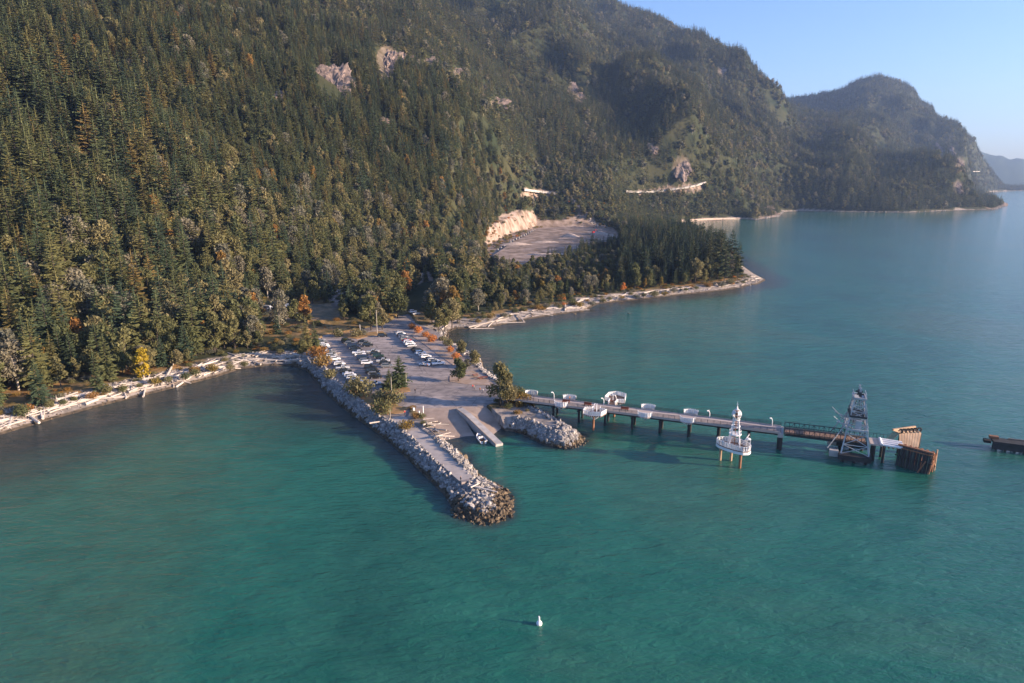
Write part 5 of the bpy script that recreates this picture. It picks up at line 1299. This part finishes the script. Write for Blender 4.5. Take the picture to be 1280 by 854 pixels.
# gantry tower
gc = P0+ex*XG; gt = thing('gantry_tower', (gc.x, gc.y, 0), PA, 'tall grey steel lattice gantry straddling the outer end of the pier', 'gantry tower')
zb, zt = 2.4, 18.2
def leg_pt(sx, sy, z):
    t = (z-zb)/(zt-zb); return Vector((sx*(3.6*(1-t)+1.3*t), sy*(5.6*(1-t)+2.2*t), z))
for sx in (-1, 1):
    for sy in (-1, 1):
        mb = MB(); mb.bar(leg_pt(sx, sy, zb), leg_pt(sx, sy, zt), .26, 4, .2); mb.obj('leg', M['steel_grey'], gt)
lv = [zb, 5.0, 8.2, 10.6, 12.8, 14.6, 16.2, zt]
for sx in (-1, 1):
    mb = MB()
    for i, (a, b) in enumerate(zip(lv[:-1], lv[1:])):
        if not (a < DZ+4.5 and b > DZ-1):
            mb.bar(leg_pt(sx,-1,a), leg_pt(sx,1,b), .10); mb.bar(leg_pt(sx,1,a), leg_pt(sx,-1,b), .10)
        mb.bar(leg_pt(sx,-1,b), leg_pt(sx,1,b), .12) if b > 9 else None
    mb.obj('cross_bracing', M['steel_grey'], gt)
for sy in (-1, 1):
    mb = MB()
    for a, b in zip(lv[:-1], lv[1:]):
        mb.bar(leg_pt(-1,sy,a), leg_pt(1,sy,b), .11); mb.bar(leg_pt(1,sy,a), leg_pt(-1,sy,b), .11); mb.bar(leg_pt(-1,sy,b), leg_pt(1,sy,b), .12)
    # ladders and cable guards on the outer faces
    for z in np.arange(3, 17, .6): mb.bar(leg_pt(1,sy,z)+Vector((.35,-.3,0)), leg_pt(1,sy,z)+Vector((.35,.3,0)), .05)
    for q in (-.3,.3): mb.bar(leg_pt(1,sy,3)+Vector((.35,q,0)), leg_pt(1,sy,17)+Vector((.35,q,0)), .06)
    mb.obj('side_bracing', M['steel_grey'], gt)
for z, w, d, nm in ((zt+.2, 3.2, 5.0, 'head_frame'), (13.2, 4.2, 7.0, 'mid_platform'), (9.6, 5.4, 9.6, 'lower_platform')):
    mb = MB()
    for s in (-1, 1): mb.box((s*w/2, 0, z), (.35, d, .5)); mb.box((0, s*d/2, z), (w, .35, .5))
    if nm != 'lower_platform': mb.box((0, 0, z-.1), (w*.8, d*.8, .12))
    for s in (-1, 1):
        mb.bar((s*w/2, -d/2, z+1.3), (s*w/2, d/2, z+1.3), .06)
        for q in range(7): mb.bar((s*w/2, -d/2+d*q/6, z), (s*w/2, -d/2+d*q/6, z+1.3), .05)
    mb.obj(nm, M['steel_grey'] if nm != 'mid_platform' else M['dark_steel'], gt)
for s in (-1, 1):
    mb = MB(); mb.bar((-.35, s*1.5, zt+1.3), (.35, s*1.5, zt+1.3), .75, 14); mb.bar((-.9, s*1.5, zt+1.3), (.9, s*1.5, zt+1.3), .25, 8); mb.obj('sheave_wheel', M['dark_steel'], gt)
    mb = MB(); mb.box((0, s*1.5, zt+2.6), (.5, .4, 1.2)); mb.obj('sheave_guard', M['steel_grey'], gt)
    mb = MB(); mb.bar((0, s*2.2, zt+.8), (-1.6, s*2.7, DZ+2.2), .07, 6); mb.bar((.3, s*2.2, zt+.8), (1.2, s*2.7, DZ+2.2), .07, 6); mb.obj('hoist_cable', M['dark_steel'], gt)
    mb = MB(); mb.box((.2, s*3.8, 10.6), (1.6, 1.0, 3.4)); mb.obj('counterweight', M['steel_grey'], gt)
    mb = MB()
    for x0, z0, x1, z1 in ((-2.4,12.0,-7.2,3.2),(-2.4,10.5,-5.6,11.6),(-2.2,9,-6.4,13)):
        mb.bar((x0, s*3.6, z0), (x1, s*4.6, z1), .13, 5)
    mb.obj('stay', M['steel_grey'], gt)
    mb = MB(); mb.box((0, s*5.6, 1.7), (8.6, 2.8, 1.5)); mb.obj('pile_cap', M['pile_dark'], gt)
    mb = MB(); mb.box((-5.4, s*4.6, 2.0), (2.4, 1.8, 1.9)); mb.obj('stay_footing', M['concrete'], gt)
    for x in (-3, 0, 3):
        mb = MB(); mb.bar((x, s*5.6, -4), (x, s*5.6, 1.0), .45, 10); mb.obj('pile', M['pile_dark'], gt)
# outer apron: concrete pad, steel fingers
ap = thing('loading_apron', (P0.x, P0.y, 0), PA, 'white piped loading apron joining the gantry to the timber fenders', 'loading apron')
xa = XG+4.0; mb = MB(); mb.box((xa+1.6, 0, DZ-.3), (3.2, 5.4, .5)); mb.obj('pad', M['deck'], ap)
xf0, xf1 = xa+3.2, lx(1128,553)
for k, y in enumerate((-2.3, -.75, .8, 2.35)):
    mb = MB(); mb.bar((xf0, y, DZ-.1), (xf1, y, DZ-.35), .36, 12); mb.obj('finger_pipe', M['white'], ap)
mb = MB()
for k in range(5):
    x = xf0+(xf1-xf0)*(k+.5)/5; mb.box((x, 0, DZ-.75), (.35, 5.2, .3))
mb.obj('cross_beams', M['rust'], ap)
mb = MB(); mb.bar((xf0-.3, -2.7, DZ), (xf0-.3, 2.7, DZ), .4, 12); mb.obj('hinge_pipe', M['white'], ap)
mb = MB()
for x in np.arange(xa+.3, xf0+2, .9): mb.bar((x, 2.75, DZ), (x, 2.75, DZ+1.4), .07)
mb.bar((xa, 2.75, DZ+1.3), (xf0+2, 2.75, DZ+1.3), .07); mb.obj('railing', M['dark_steel'], ap)
for x in (xa+1.2, xf0+.5):
    for s in (-1, 1): mb = MB(); mb.bar((x, s*2.2, -4), (x, s*2.2, DZ-.6), .38, 10); mb.obj('pile', M['pile_dark'], ap)

# timber fender structures at the end: built in world axes about their corners
def fender(name, A, B, depth, ztop, n, label, mtop, mface, lean=0.0):
    """a wall of upright timber piles from A to B (x, y), with wales, deck and braces behind"""
    A = Vector((A[0], A[1], 0)); B = Vector((B[0], B[1], 0)); an = math.atan2(B.y-A.y, B.x-A.x); L_ = (B-A).length
    t = thing(name, (A.x, A.y, 0), an, label, 'timber fender')
    for i in range(n):
        x = L_*(i+.5)/n; mb = MB(); mb.bar((x, -lean*2, -3), (x, 0, ztop), L_/n*.46, 8); mb.obj('pile', M[mface], t)
    for z in (ztop-.4, ztop-2.6):
        mb = MB(); mb.box((L_/2, -.38*1.0-lean*(ztop-z)*.25, z), (L_+.8, .3, .3)); mb.obj('wale', M['rust' if z > ztop-1 else mface], t)
    mb = MB(); mb.box((L_/2, .3, ztop+.22), (L_+.6, .75, .35)); mb.obj('top_cap', M[mtop], t)
    return t, L_
# (a) sheet of dark piles facing the camera, open orange-braced right end
Aq, Bq = px(1127,559,DZ-1), px(1166,570,DZ-1)
Aq = px(1124,557,5.6); Bq = px(1166,568,5.6)
t, L_ = fender('timber_fender', Aq, Bq, 3, 5.6, 11, 'dark timber pile wall leaning in the water at the pier end', 'rust', 'pile_dark', .9)
mb = MB(); mb.box((L_/2, 1.6, 5.0), (L_, 2.6, .3)); mb.obj('walkway', M['pile_dark'], t)
for i in range(6):
    x = L_*(i+.5)/6; mb = MB(); mb.bar((x, 3.0, -3), (x, 2.9, 5.4), .35, 8); mb.obj('rear_pile', M['rust'], t)
for q, (a, b) in enumerate([((L_+.1,-1.6,.2),(L_+.1,.3,5.4)),((L_+.15,3.1,-.5),(L_+.15,3.1,6.2)),((L_-2.6,-2.1,-.3),(L_-1.2,-.9,3.4)),((L_+.2,-1.3,1.0),(L_+.2,2.9,5.0)),((L_+.2,3.0,1.2),(L_+.2,-.6,4.2)),((L_+.1,1.3,-.5),(L_+.1,1.3,5.4))]):
    mb = MB(); mb.bar(a, b, .22, 6); mb.obj('brace', M['rust' if q != 1 else 'timber'], t)
# (b) tan planked panel sloping towards the camera with an arcaded top
Cq = px(1119,537,6.6); Dq = px(1148,535,6.6)
Cq2 = px(1121,556,5.0); Dq2 = px(1150,557,4.2)
t = thing('plank_fender', (0,0,0), 0, 'tan planked fender ramp with a row of dark arches along its top', 'timber fender')
a, b, c, d = px(1124,541,6.4), px(1152,541,6.4), px(1148,559.5,3.6), px(1124,556.5,3.9)
nn = 8
for i in range(nn):
    s0, s1 = i/nn, (i+.9)/nn; mb = MB(); q = [a.lerp(b, s0), a.lerp(b, s1), d.lerp(c, s1), d.lerp(c, s0)]; dn = Vector((0,0,-.25))
    mb.poly(q+[v_+dn for v_ in q], [(0,3,2,1),(4,5,6,7),(0,1,5,4),(1,2,6,5),(2,3,7,6),(3,0,4,7)]); mb.obj('plank', M['timber'], t)
mb = MB()
for s in (0, .5, 1): mb.bar(a.lerp(d, s)-Vector((0,0,.5)), b.lerp(c, s)-Vector((0,0,.5)), .25)
mb.obj('bearers', M['pile_dark'], t)
e, f = px(1116,537.5,7.6), px(1144,533.5,7.6)
mb = MB(); mb.bar(e, f, .38, 4); mb.obj('top_beam', M['timber'], t)
for i in range(6):
    q = e.lerp(f, (i+.5)/6); q2 = a.lerp(b, (i+.5)/6)
    mb = MB(); mb.bar(q-Vector((0,0,.3)), q2, .3, 6); mb.obj('post', M['timber'], t)
    mb = MB(); m_ = q.lerp(q2, .5); m_.x += .8
    for k in range(10):
        a0, a1 = 6.283*k/10, 6.283*(k+1)/10; mb.bar(m_+Vector((math.cos(a0)*.62,0,math.sin(a0)*.62)), m_+Vector((math.cos(a1)*.62,0,math.sin(a1)*.62)), .22, 5)
    mb.obj('tyre_fender', M['tyre'], t)
for s in (.05, .35, .65, .95):
    for q in (a.lerp(b, s), d.lerp(c, s)): mb = MB(); mb.bar((q.x, q.y, -4), (q.x, q.y, q.z-.5), .34, 8); mb.obj('pile', M['pile_dark'], t)
# stair frame left of it
mb = MB(); g0 = px(1112,549,5.5); g1 = px(1119,541,6.5)
for i in range(6):
    q = g0.lerp(g1, i/5); mb.bar(q+Vector((-.8,0,0)), q+Vector((1.2,0,0)), .12)
mb.bar(g0+Vector((-.8,0,0)), g1+Vector((-.8,0,0)), .1); mb.bar(g0+Vector((1.2,0,0)), g1+Vector((1.2,0,0)), .1); mb.obj('ladder', M['dark_steel'], t)

# ------------------------------------------------------------------ viewing tower
vc = px(917,556.5,DZ); vt = thing('viewing_tower', (vc.x, vc.y, 0), PA, 'white boat-shaped viewing platform with an open tower and round lantern', 'viewing tower'); vt.scale = (.86, .86, .98)
outl = [(-5.2,1.9),(-5.5,.5),(-4.6,-1.0),(-2.2,-2.7),(.6,-4.1),(3.2,-4.6),(4.8,-3.8),(5.4,-2.2),(4.9,-.2),(3.2,1.6),(1.4,2.8),(-1.0,3.2),(-3.4,2.9)]
mb = MB(); mb.sheet(outl, DZ, .3); mb.obj('platform', M['deck_brown'], vt)
mb = MB(); mb.sheet([(x*1.04, y*1.04) for x, y in outl], DZ-.25, .75); mb.obj('rim', M['white'], vt)
mb = MB(); O2 = outl+[outl[0]]
for a, b in zip(O2[:-1], O2[1:]):
    L_ = math.hypot(b[0]-a[0], b[1]-a[1]); n = max(1, int(L_/.75)); an = math.atan2(b[1]-a[1], b[0]-a[0])
    for z, r in ((.2,.08),(.75,.05),(1.35,.12)): mb.bar((a[0], a[1], DZ+z), (b[0], b[1], DZ+z), r, 4)
    for i in range(n):
        x = a[0]+(b[0]-a[0])*i/n; y = a[1]+(b[1]-a[1])*i/n; mb.bar((x, y, DZ), (x*1.03, y*1.03, DZ+1.5), .09, 4)
        x = a[0]+(b[0]-a[0])*(i+.5)/n; y = a[1]+(b[1]-a[1])*(i+.5)/n; mb.box((x, y, DZ+.72), (.34,.04,1.0), rz=an)
mb.obj('railing', M['white'], vt)
for x, y in ((-4.0,1.0),(-.6,1.8),(2.6,-3.3)): mb = MB(); mb.bar((x, y, -4), (x, y, DZ-.6), .45, 12); mb.obj('pile', M['rust'] if x > 2 else M['timber'], vt)
mb = MB()
for k in range(6):
    yy = -3.4+k*1.0; mb.box((.4+k*-.3, yy, DZ+.03), (6.5, .14, .05), rz=-.35)
mb.obj('deck_ribs', M['white'], vt)
T0 = DZ; TB = [(-2.0,1.6),(1.6,2.0),(2.0,-1.4),(-1.4,-1.6)]; ctr = Vector((.2,.3,0))
for x, y in TB: mb = MB(); mb.path([(x, y, T0), (x*.72+.1, y*.72+.1, T0+4.0), (x*.42+.2, y*.42+.2, T0+8.0)], .17, 6); mb.obj('tower_leg', M['white'], vt)
def ring(z, r, n=14, t=.1, cx=.2, cy=.3, m='white', nm='ring'):
    mb = MB()
    for k in range(n): a0, a1 = 6.283*k/n, 6.283*(k+1)/n; mb.bar((cx+math.cos(a0)*r, cy+math.sin(a0)*r, z), (cx+math.cos(a1)*r, cy+math.sin(a1)*r, z), t, 5)
    return mb.obj(nm, M[m], vt)
ring(T0+3.6, 1.9, t=.18, nm='lower_ring'); ring(T0+6.0, 1.35, t=.14, nm='middle_ring'); ring(T0+8.0, 1.05, t=.18, nm='upper_ring')
mb = MB(); mb.bar((.2,.3,T0+3.3), (.2,.3,T0+3.6), 1.85, 14); mb.obj('gallery_floor', M['white'], vt)
mb = MB()
for k in range(12):
    a = 6.283*k/12; mb.bar((.2+1.85*math.cos(a), .3+1.85*math.sin(a), T0+3.6), (.2+1.85*math.cos(a), .3+1.85*math.sin(a), T0+4.7), .07, 4)
    a1 = 6.283*(k+1)/12; mb.bar((.2+1.85*math.cos(a), .3+1.85*math.sin(a), T0+4.7), (.2+1.85*math.cos(a1), .3+1.85*math.sin(a1), T0+4.7), .08, 4)
mb.obj('gallery_rail', M['white'], vt)
mb = MB(); mb.bar((.2,.3,T0), (.2,.3,T0+8), .14, 8); mb.obj('mast', M['rust'], vt)
# lantern: an open sphere of ribs with panels
mb = MB(); zc = T0+9.6; R_ = 1.55
for k in range(10):
    a = 6.283*k/10; pts = [(.2+math.cos(a)*R_*math.cos(t), .3+math.sin(a)*R_*math.cos(t), zc+R_*math.sin(t)) for t in np.linspace(-1.35, 1.4, 9)]; mb.path(pts, .08, 4)
    if k % 3 != 1:
        a1 = a+.5
        for t0, t1 in ((-.9,-.3),(.1,.8)):
            mb.poly([(.2+math.cos(x)*R_*math.cos(t), .3+math.sin(x)*R_*math.cos(t), zc+R_*math.sin(t)) for x, t in ((a,t0),(a1,t0),(a1,t1),(a,t1))], [(0,1,2,3)])
for t in (-.6, 0, .6):
    for k in range(14): a0, a1 = 6.283*k/14, 6.283*(k+1)/14; r = R_*math.cos(t); mb.bar((.2+math.cos(a0)*r, .3+math.sin(a0)*r, zc+R_*math.sin(t)), (.2+math.cos(a1)*r, .3+math.sin(a1)*r, zc+R_*math.sin(t)), .07, 4)
lan = mb.obj('lantern', M['white'], vt)
mb = MB(); mb.bar((.2,.3,zc-1.2), (.2,.3,zc+1.2), .55, 10); mb.obj('core', M['rust'], lan)
mb = MB(); mb.bar((.2,.3,zc+1.4), (.2,.3,zc+2.5), .42, 8, .12); mb.bar((.2,.3,zc+2.5), (.2,.3,zc+3.9), .07, 5, .03); mb.bar((-.15,.3,zc+3.0), (.55,.3,zc+3.0), .05); mb.obj('finial', M['white'], lan)
# little side stair head and the gangway to the pier
mb = MB()
for k in range(9): mb.bar((3.2+.25*k*.6, .6+.1*k, T0+.25*k), (3.2+.25*k*.6, 1.6+.1*k, T0+.25*k), .12)
mb.bar((3.0,.6,T0+1.0), (4.6,1.5,T0+3.4), .1); mb.bar((3.0,1.7,T0+1.0), (4.6,2.5,T0+3.4), .1)
for k in range(8): a = 6.283*k/8; mb.bar((4.4+math.cos(a)*.8, 1.0+math.sin(a)*.8, T0), (4.4+math.cos(a)*.8, 1.0+math.sin(a)*.8, T0+2.2), .08, 4)
mb.bar((4.4,1.0,T0+2.2), (4.4,1.0,T0+2.6), .9, 10, .3); mb.obj('stair_kiosk', M['white'], vt)
dyp = ((P0-vc).dot(ey)-HW)/.86
mb = MB(); mb.box((-1.2, (3.0+dyp)/2, DZ-.15), (1.5, dyp-3.0, .2)); gw = mb.obj('gangway', M['deck_brown'], vt)
mb = MB()
for s in (-1, 1):
    for z in (1.25, .6): mb.bar((-1.2+s*.72, 3.0, DZ+z), (-1.2+s*.72, dyp, DZ+z), .05)
    for y in np.arange(3.0, dyp, 1.2): mb.bar((-1.2+s*.72, y, DZ), (-1.2+s*.72, y, DZ+1.25), .05)
mb.obj('gangway_rail', M['dark_steel'], gw)

# ------------------------------------------------------------------ dark old berth at the right edge
A = px(1240,549,2.6); B = px(1345,562,2.6); an = math.atan2(B.y-A.y, B.x-A.x); L_ = (B-A).length
t = thing('old_berth', (A.x, A.y, 0), an, 'dark old piled berth cut by the right edge of the picture', 'berth')
mb = MB(); mb.box((L_/2, 0, 2.3), (L_, 4.2, .6)); mb.obj('deck', M['pile_dark'], t)
mb = MB(); mb.box((L_/2, -2.2, 1.3), (L_, .25, 1.9)); mb.box((L_/2, -2.4, 2.0), (L_, .2, .25)); mb.obj('face_boards', M['pile_dark'], t)
mb = MB(); mb.box((.6, 1.0, 3.0), (2.4, 1.3, .8)); mb.obj('bollard_block', M['rust'], t)
mb = MB(); mb.box((-1.3, -.6, 2.1), (1.8, 2.0, .8)); mb.obj('end_fender', M['tyre'], t)
mb = MB(); mb.box((L_/2+2, 1.9, 2.75), (L_-5, .25, .3)); mb.obj('kerb', M['drift_dark'], t)
for i in range(9):
    for s in (-1, 1): mb = MB(); mb.bar((1+i*(L_-2)/8, s*1.7, -4), (1+i*(L_-2)/8, s*1.7, 2.0), .32, 8); mb.obj('pile', M['pile_dark'], t)

# ------------------------------------------------------------------ buoy, boat, gulls
p = px(674,781,0); t = thing('mooring_buoy', (p.x, p.y, 0), 0, 'white mooring buoy with a short top post, alone on open water', 'buoy')
mb = MB(); n, k = 20, 10; R_ = .55
P = [(R_*math.sin(math.pi*i/k)*math.cos(6.283*j/n), R_*math.sin(math.pi*i/k)*math.sin(6.283*j/n), .28-R_*math.cos(math.pi*i/k)) for i in range(k+1) for j in range(n)]
mb.poly(P, [(i*n+j, i*n+(j+1) % n, (i+1)*n+(j+1) % n, (i+1)*n+j) for i in range(k) for j in range(n)]); mb.obj('float', M['white'], t, smooth=True)
mb = MB(); mb.bar((0,0,.7), (-.05,0,1.75), .17, 10, .14); mb.obj('post', M['white'], t)
p = px(601,551,0); t = thing('motorboat', (p.x, p.y, .0), math.atan2(3.2, -1.2), 'small white motorboat with a brown interior tied beside the boarding dock', 'motorboat')
st = [(-2.9,1.12,.0),(-1.5,1.2,.0),(0,1.2,.02),(1.4,1.0,.1),(2.4,.55,.25),(3.0,.05,.4)]; mb = MB(); P = []
for x, w, r in st: P += [(x,-w,.95+r),(x,-w*.75,.1+r*.6),(x,0,-.2+r),(x,w*.75,.1+r*.6),(x,w,.95+r)]
mb.poly(P, [(i*5+j, i*5+j+1, (i+1)*5+j+1, (i+1)*5+j) for i in range(5) for j in range(4)]+[(4,3,2,1,0)])
for s in (-1, 1): mb.path([(x, s*w, .97+r) for x, w, r in st], .12, 6)
mb.poly([(1.4,-.98,1.0),(2.4,-.5,1.15),(3.0,0,1.32),(2.4,.5,1.15),(1.4,.98,1.0)], [(0,1,2,3,4)]); mb.obj('hull', M['white'], t)
mb = MB(); mb.poly([(-2.8,-1.05,.45),(1.4,-.95,.5),(1.4,.95,.5),(-2.8,1.05,.45)], [(0,1,2,3)]); mb.obj('floor', M['bench'], t)
mb = MB(); mb.box((.2,.4,.95), (.7,.6,.9)); mb.box((.2,-.4,.95), (.7,.6,.9)); mb.obj('console', M['white'], t)
mb = MB(); mb.box((.45,0,1.6), (.06,1.8,.5)); mb.obj('windscreen', M['glass'], t)
for y in (-.5, .5): mb = MB(); mb.box((-1.0,y,.75), (.6,.55,.5)); mb.obj('seat', M['tyre'], t)
mb = MB(); mb.box((-3.15,0,.75), (.45,.4,1.1)); mb.obj('outboard_motor', M['dark_steel'], t)
for k, (u, v) in enumerate([(719,393),(786,392)]):
    p = px(u, v, 0); o = bpy.data.objects.new('boulder', RKW[k]); COL.objects.link(o); o.location = (p.x, p.y, .1); o.scale = (1.2,1,.8); tag(o, ['lone dark rock awash off the log jam','lone dark rock awash off the small orange tree'][k], 'boulder')

# ------------------------------------------------------------------ haze, sky, sun, camera
m = bpy.data.materials.new('haze'); m.use_nodes = True; nt = m.node_tree; nt.nodes.clear()
pv = nt.nodes.new('ShaderNodeVolumePrincipled'); pv.inputs['Color'].default_value = (.40,.60,1,1); pv.inputs['Density'].default_value = 5.5e-5; pv.inputs['Anisotropy'].default_value = .2
ou = nt.nodes.new('ShaderNodeOutputMaterial'); nt.links.new(pv.outputs[0], ou.inputs['Volume'])
mb = MB(); mb.box((0, 3500, 600), (19000, 12200, 1240)); o = mb.obj('haze', m); tag(o, kind='stuff', label='thin blue haze over the inlet')

w = bpy.data.worlds.new('World'); SC.world = w; w.use_nodes = True; nt = w.node_tree
sky = nt.nodes.new('ShaderNodeTexSky'); sky.sky_type = 'NISHITA'; sky.sun_disc = False
EL, AZ = math.radians(13), math.atan2(.975, -.22)
sky.sun_elevation = EL; sky.sun_rotation = AZ; sky.air_density = 1.0; sky.dust_density = 1.2; sky.ozone_density = 5.0
tn = nt.nodes.new('ShaderNodeMix'); tn.data_type = 'RGBA'; tn.blend_type = 'MULTIPLY'; tn.inputs[0].default_value = 1; tn.inputs[7].default_value = (1.10, .98, 1.06, 1)
nt.links.new(sky.outputs[0], tn.inputs[6]); nt.links.new(tn.outputs[2], nt.nodes['Background'].inputs['Color']); nt.nodes['Background'].inputs['Strength'].default_value = .095
sd = Vector((math.sin(AZ)*math.cos(EL), math.cos(AZ)*math.cos(EL), math.sin(EL)))
sun = bpy.data.lights.new('sun', 'SUN'); sun.energy = 5; sun.angle = math.radians(.5); sun.color = (1, .76, .55)
so = bpy.data.objects.new('sun', sun); COL.objects.link(so); so.rotation_euler = sd.to_track_quat('Z', 'Y').to_euler(); so.location = (300, -200, 400)
cam = bpy.data.cameras.new('camera'); cam.sensor_width = 36; cam.lens = F/1280*36; cam.clip_start = .5; cam.clip_end = 60000
co = bpy.data.objects.new('camera', cam); COL.objects.link(co); co.location = (0, 0, H); co.rotation_euler = (math.pi/2-PIT, 0, 0); SC.camera = co
vs = SC.view_settings; vs.view_transform = 'Standard'; vs.look = 'None'; vs.exposure = 1.68; vs.gamma = 1
SC.cycles.max_bounces = 5; SC.cycles.diffuse_bounces = 2; SC.cycles.glossy_bounces = 2; SC.cycles.transmission_bounces = 2; SC.cycles.volume_bounces = 0
SC.cycles.use_denoising = True
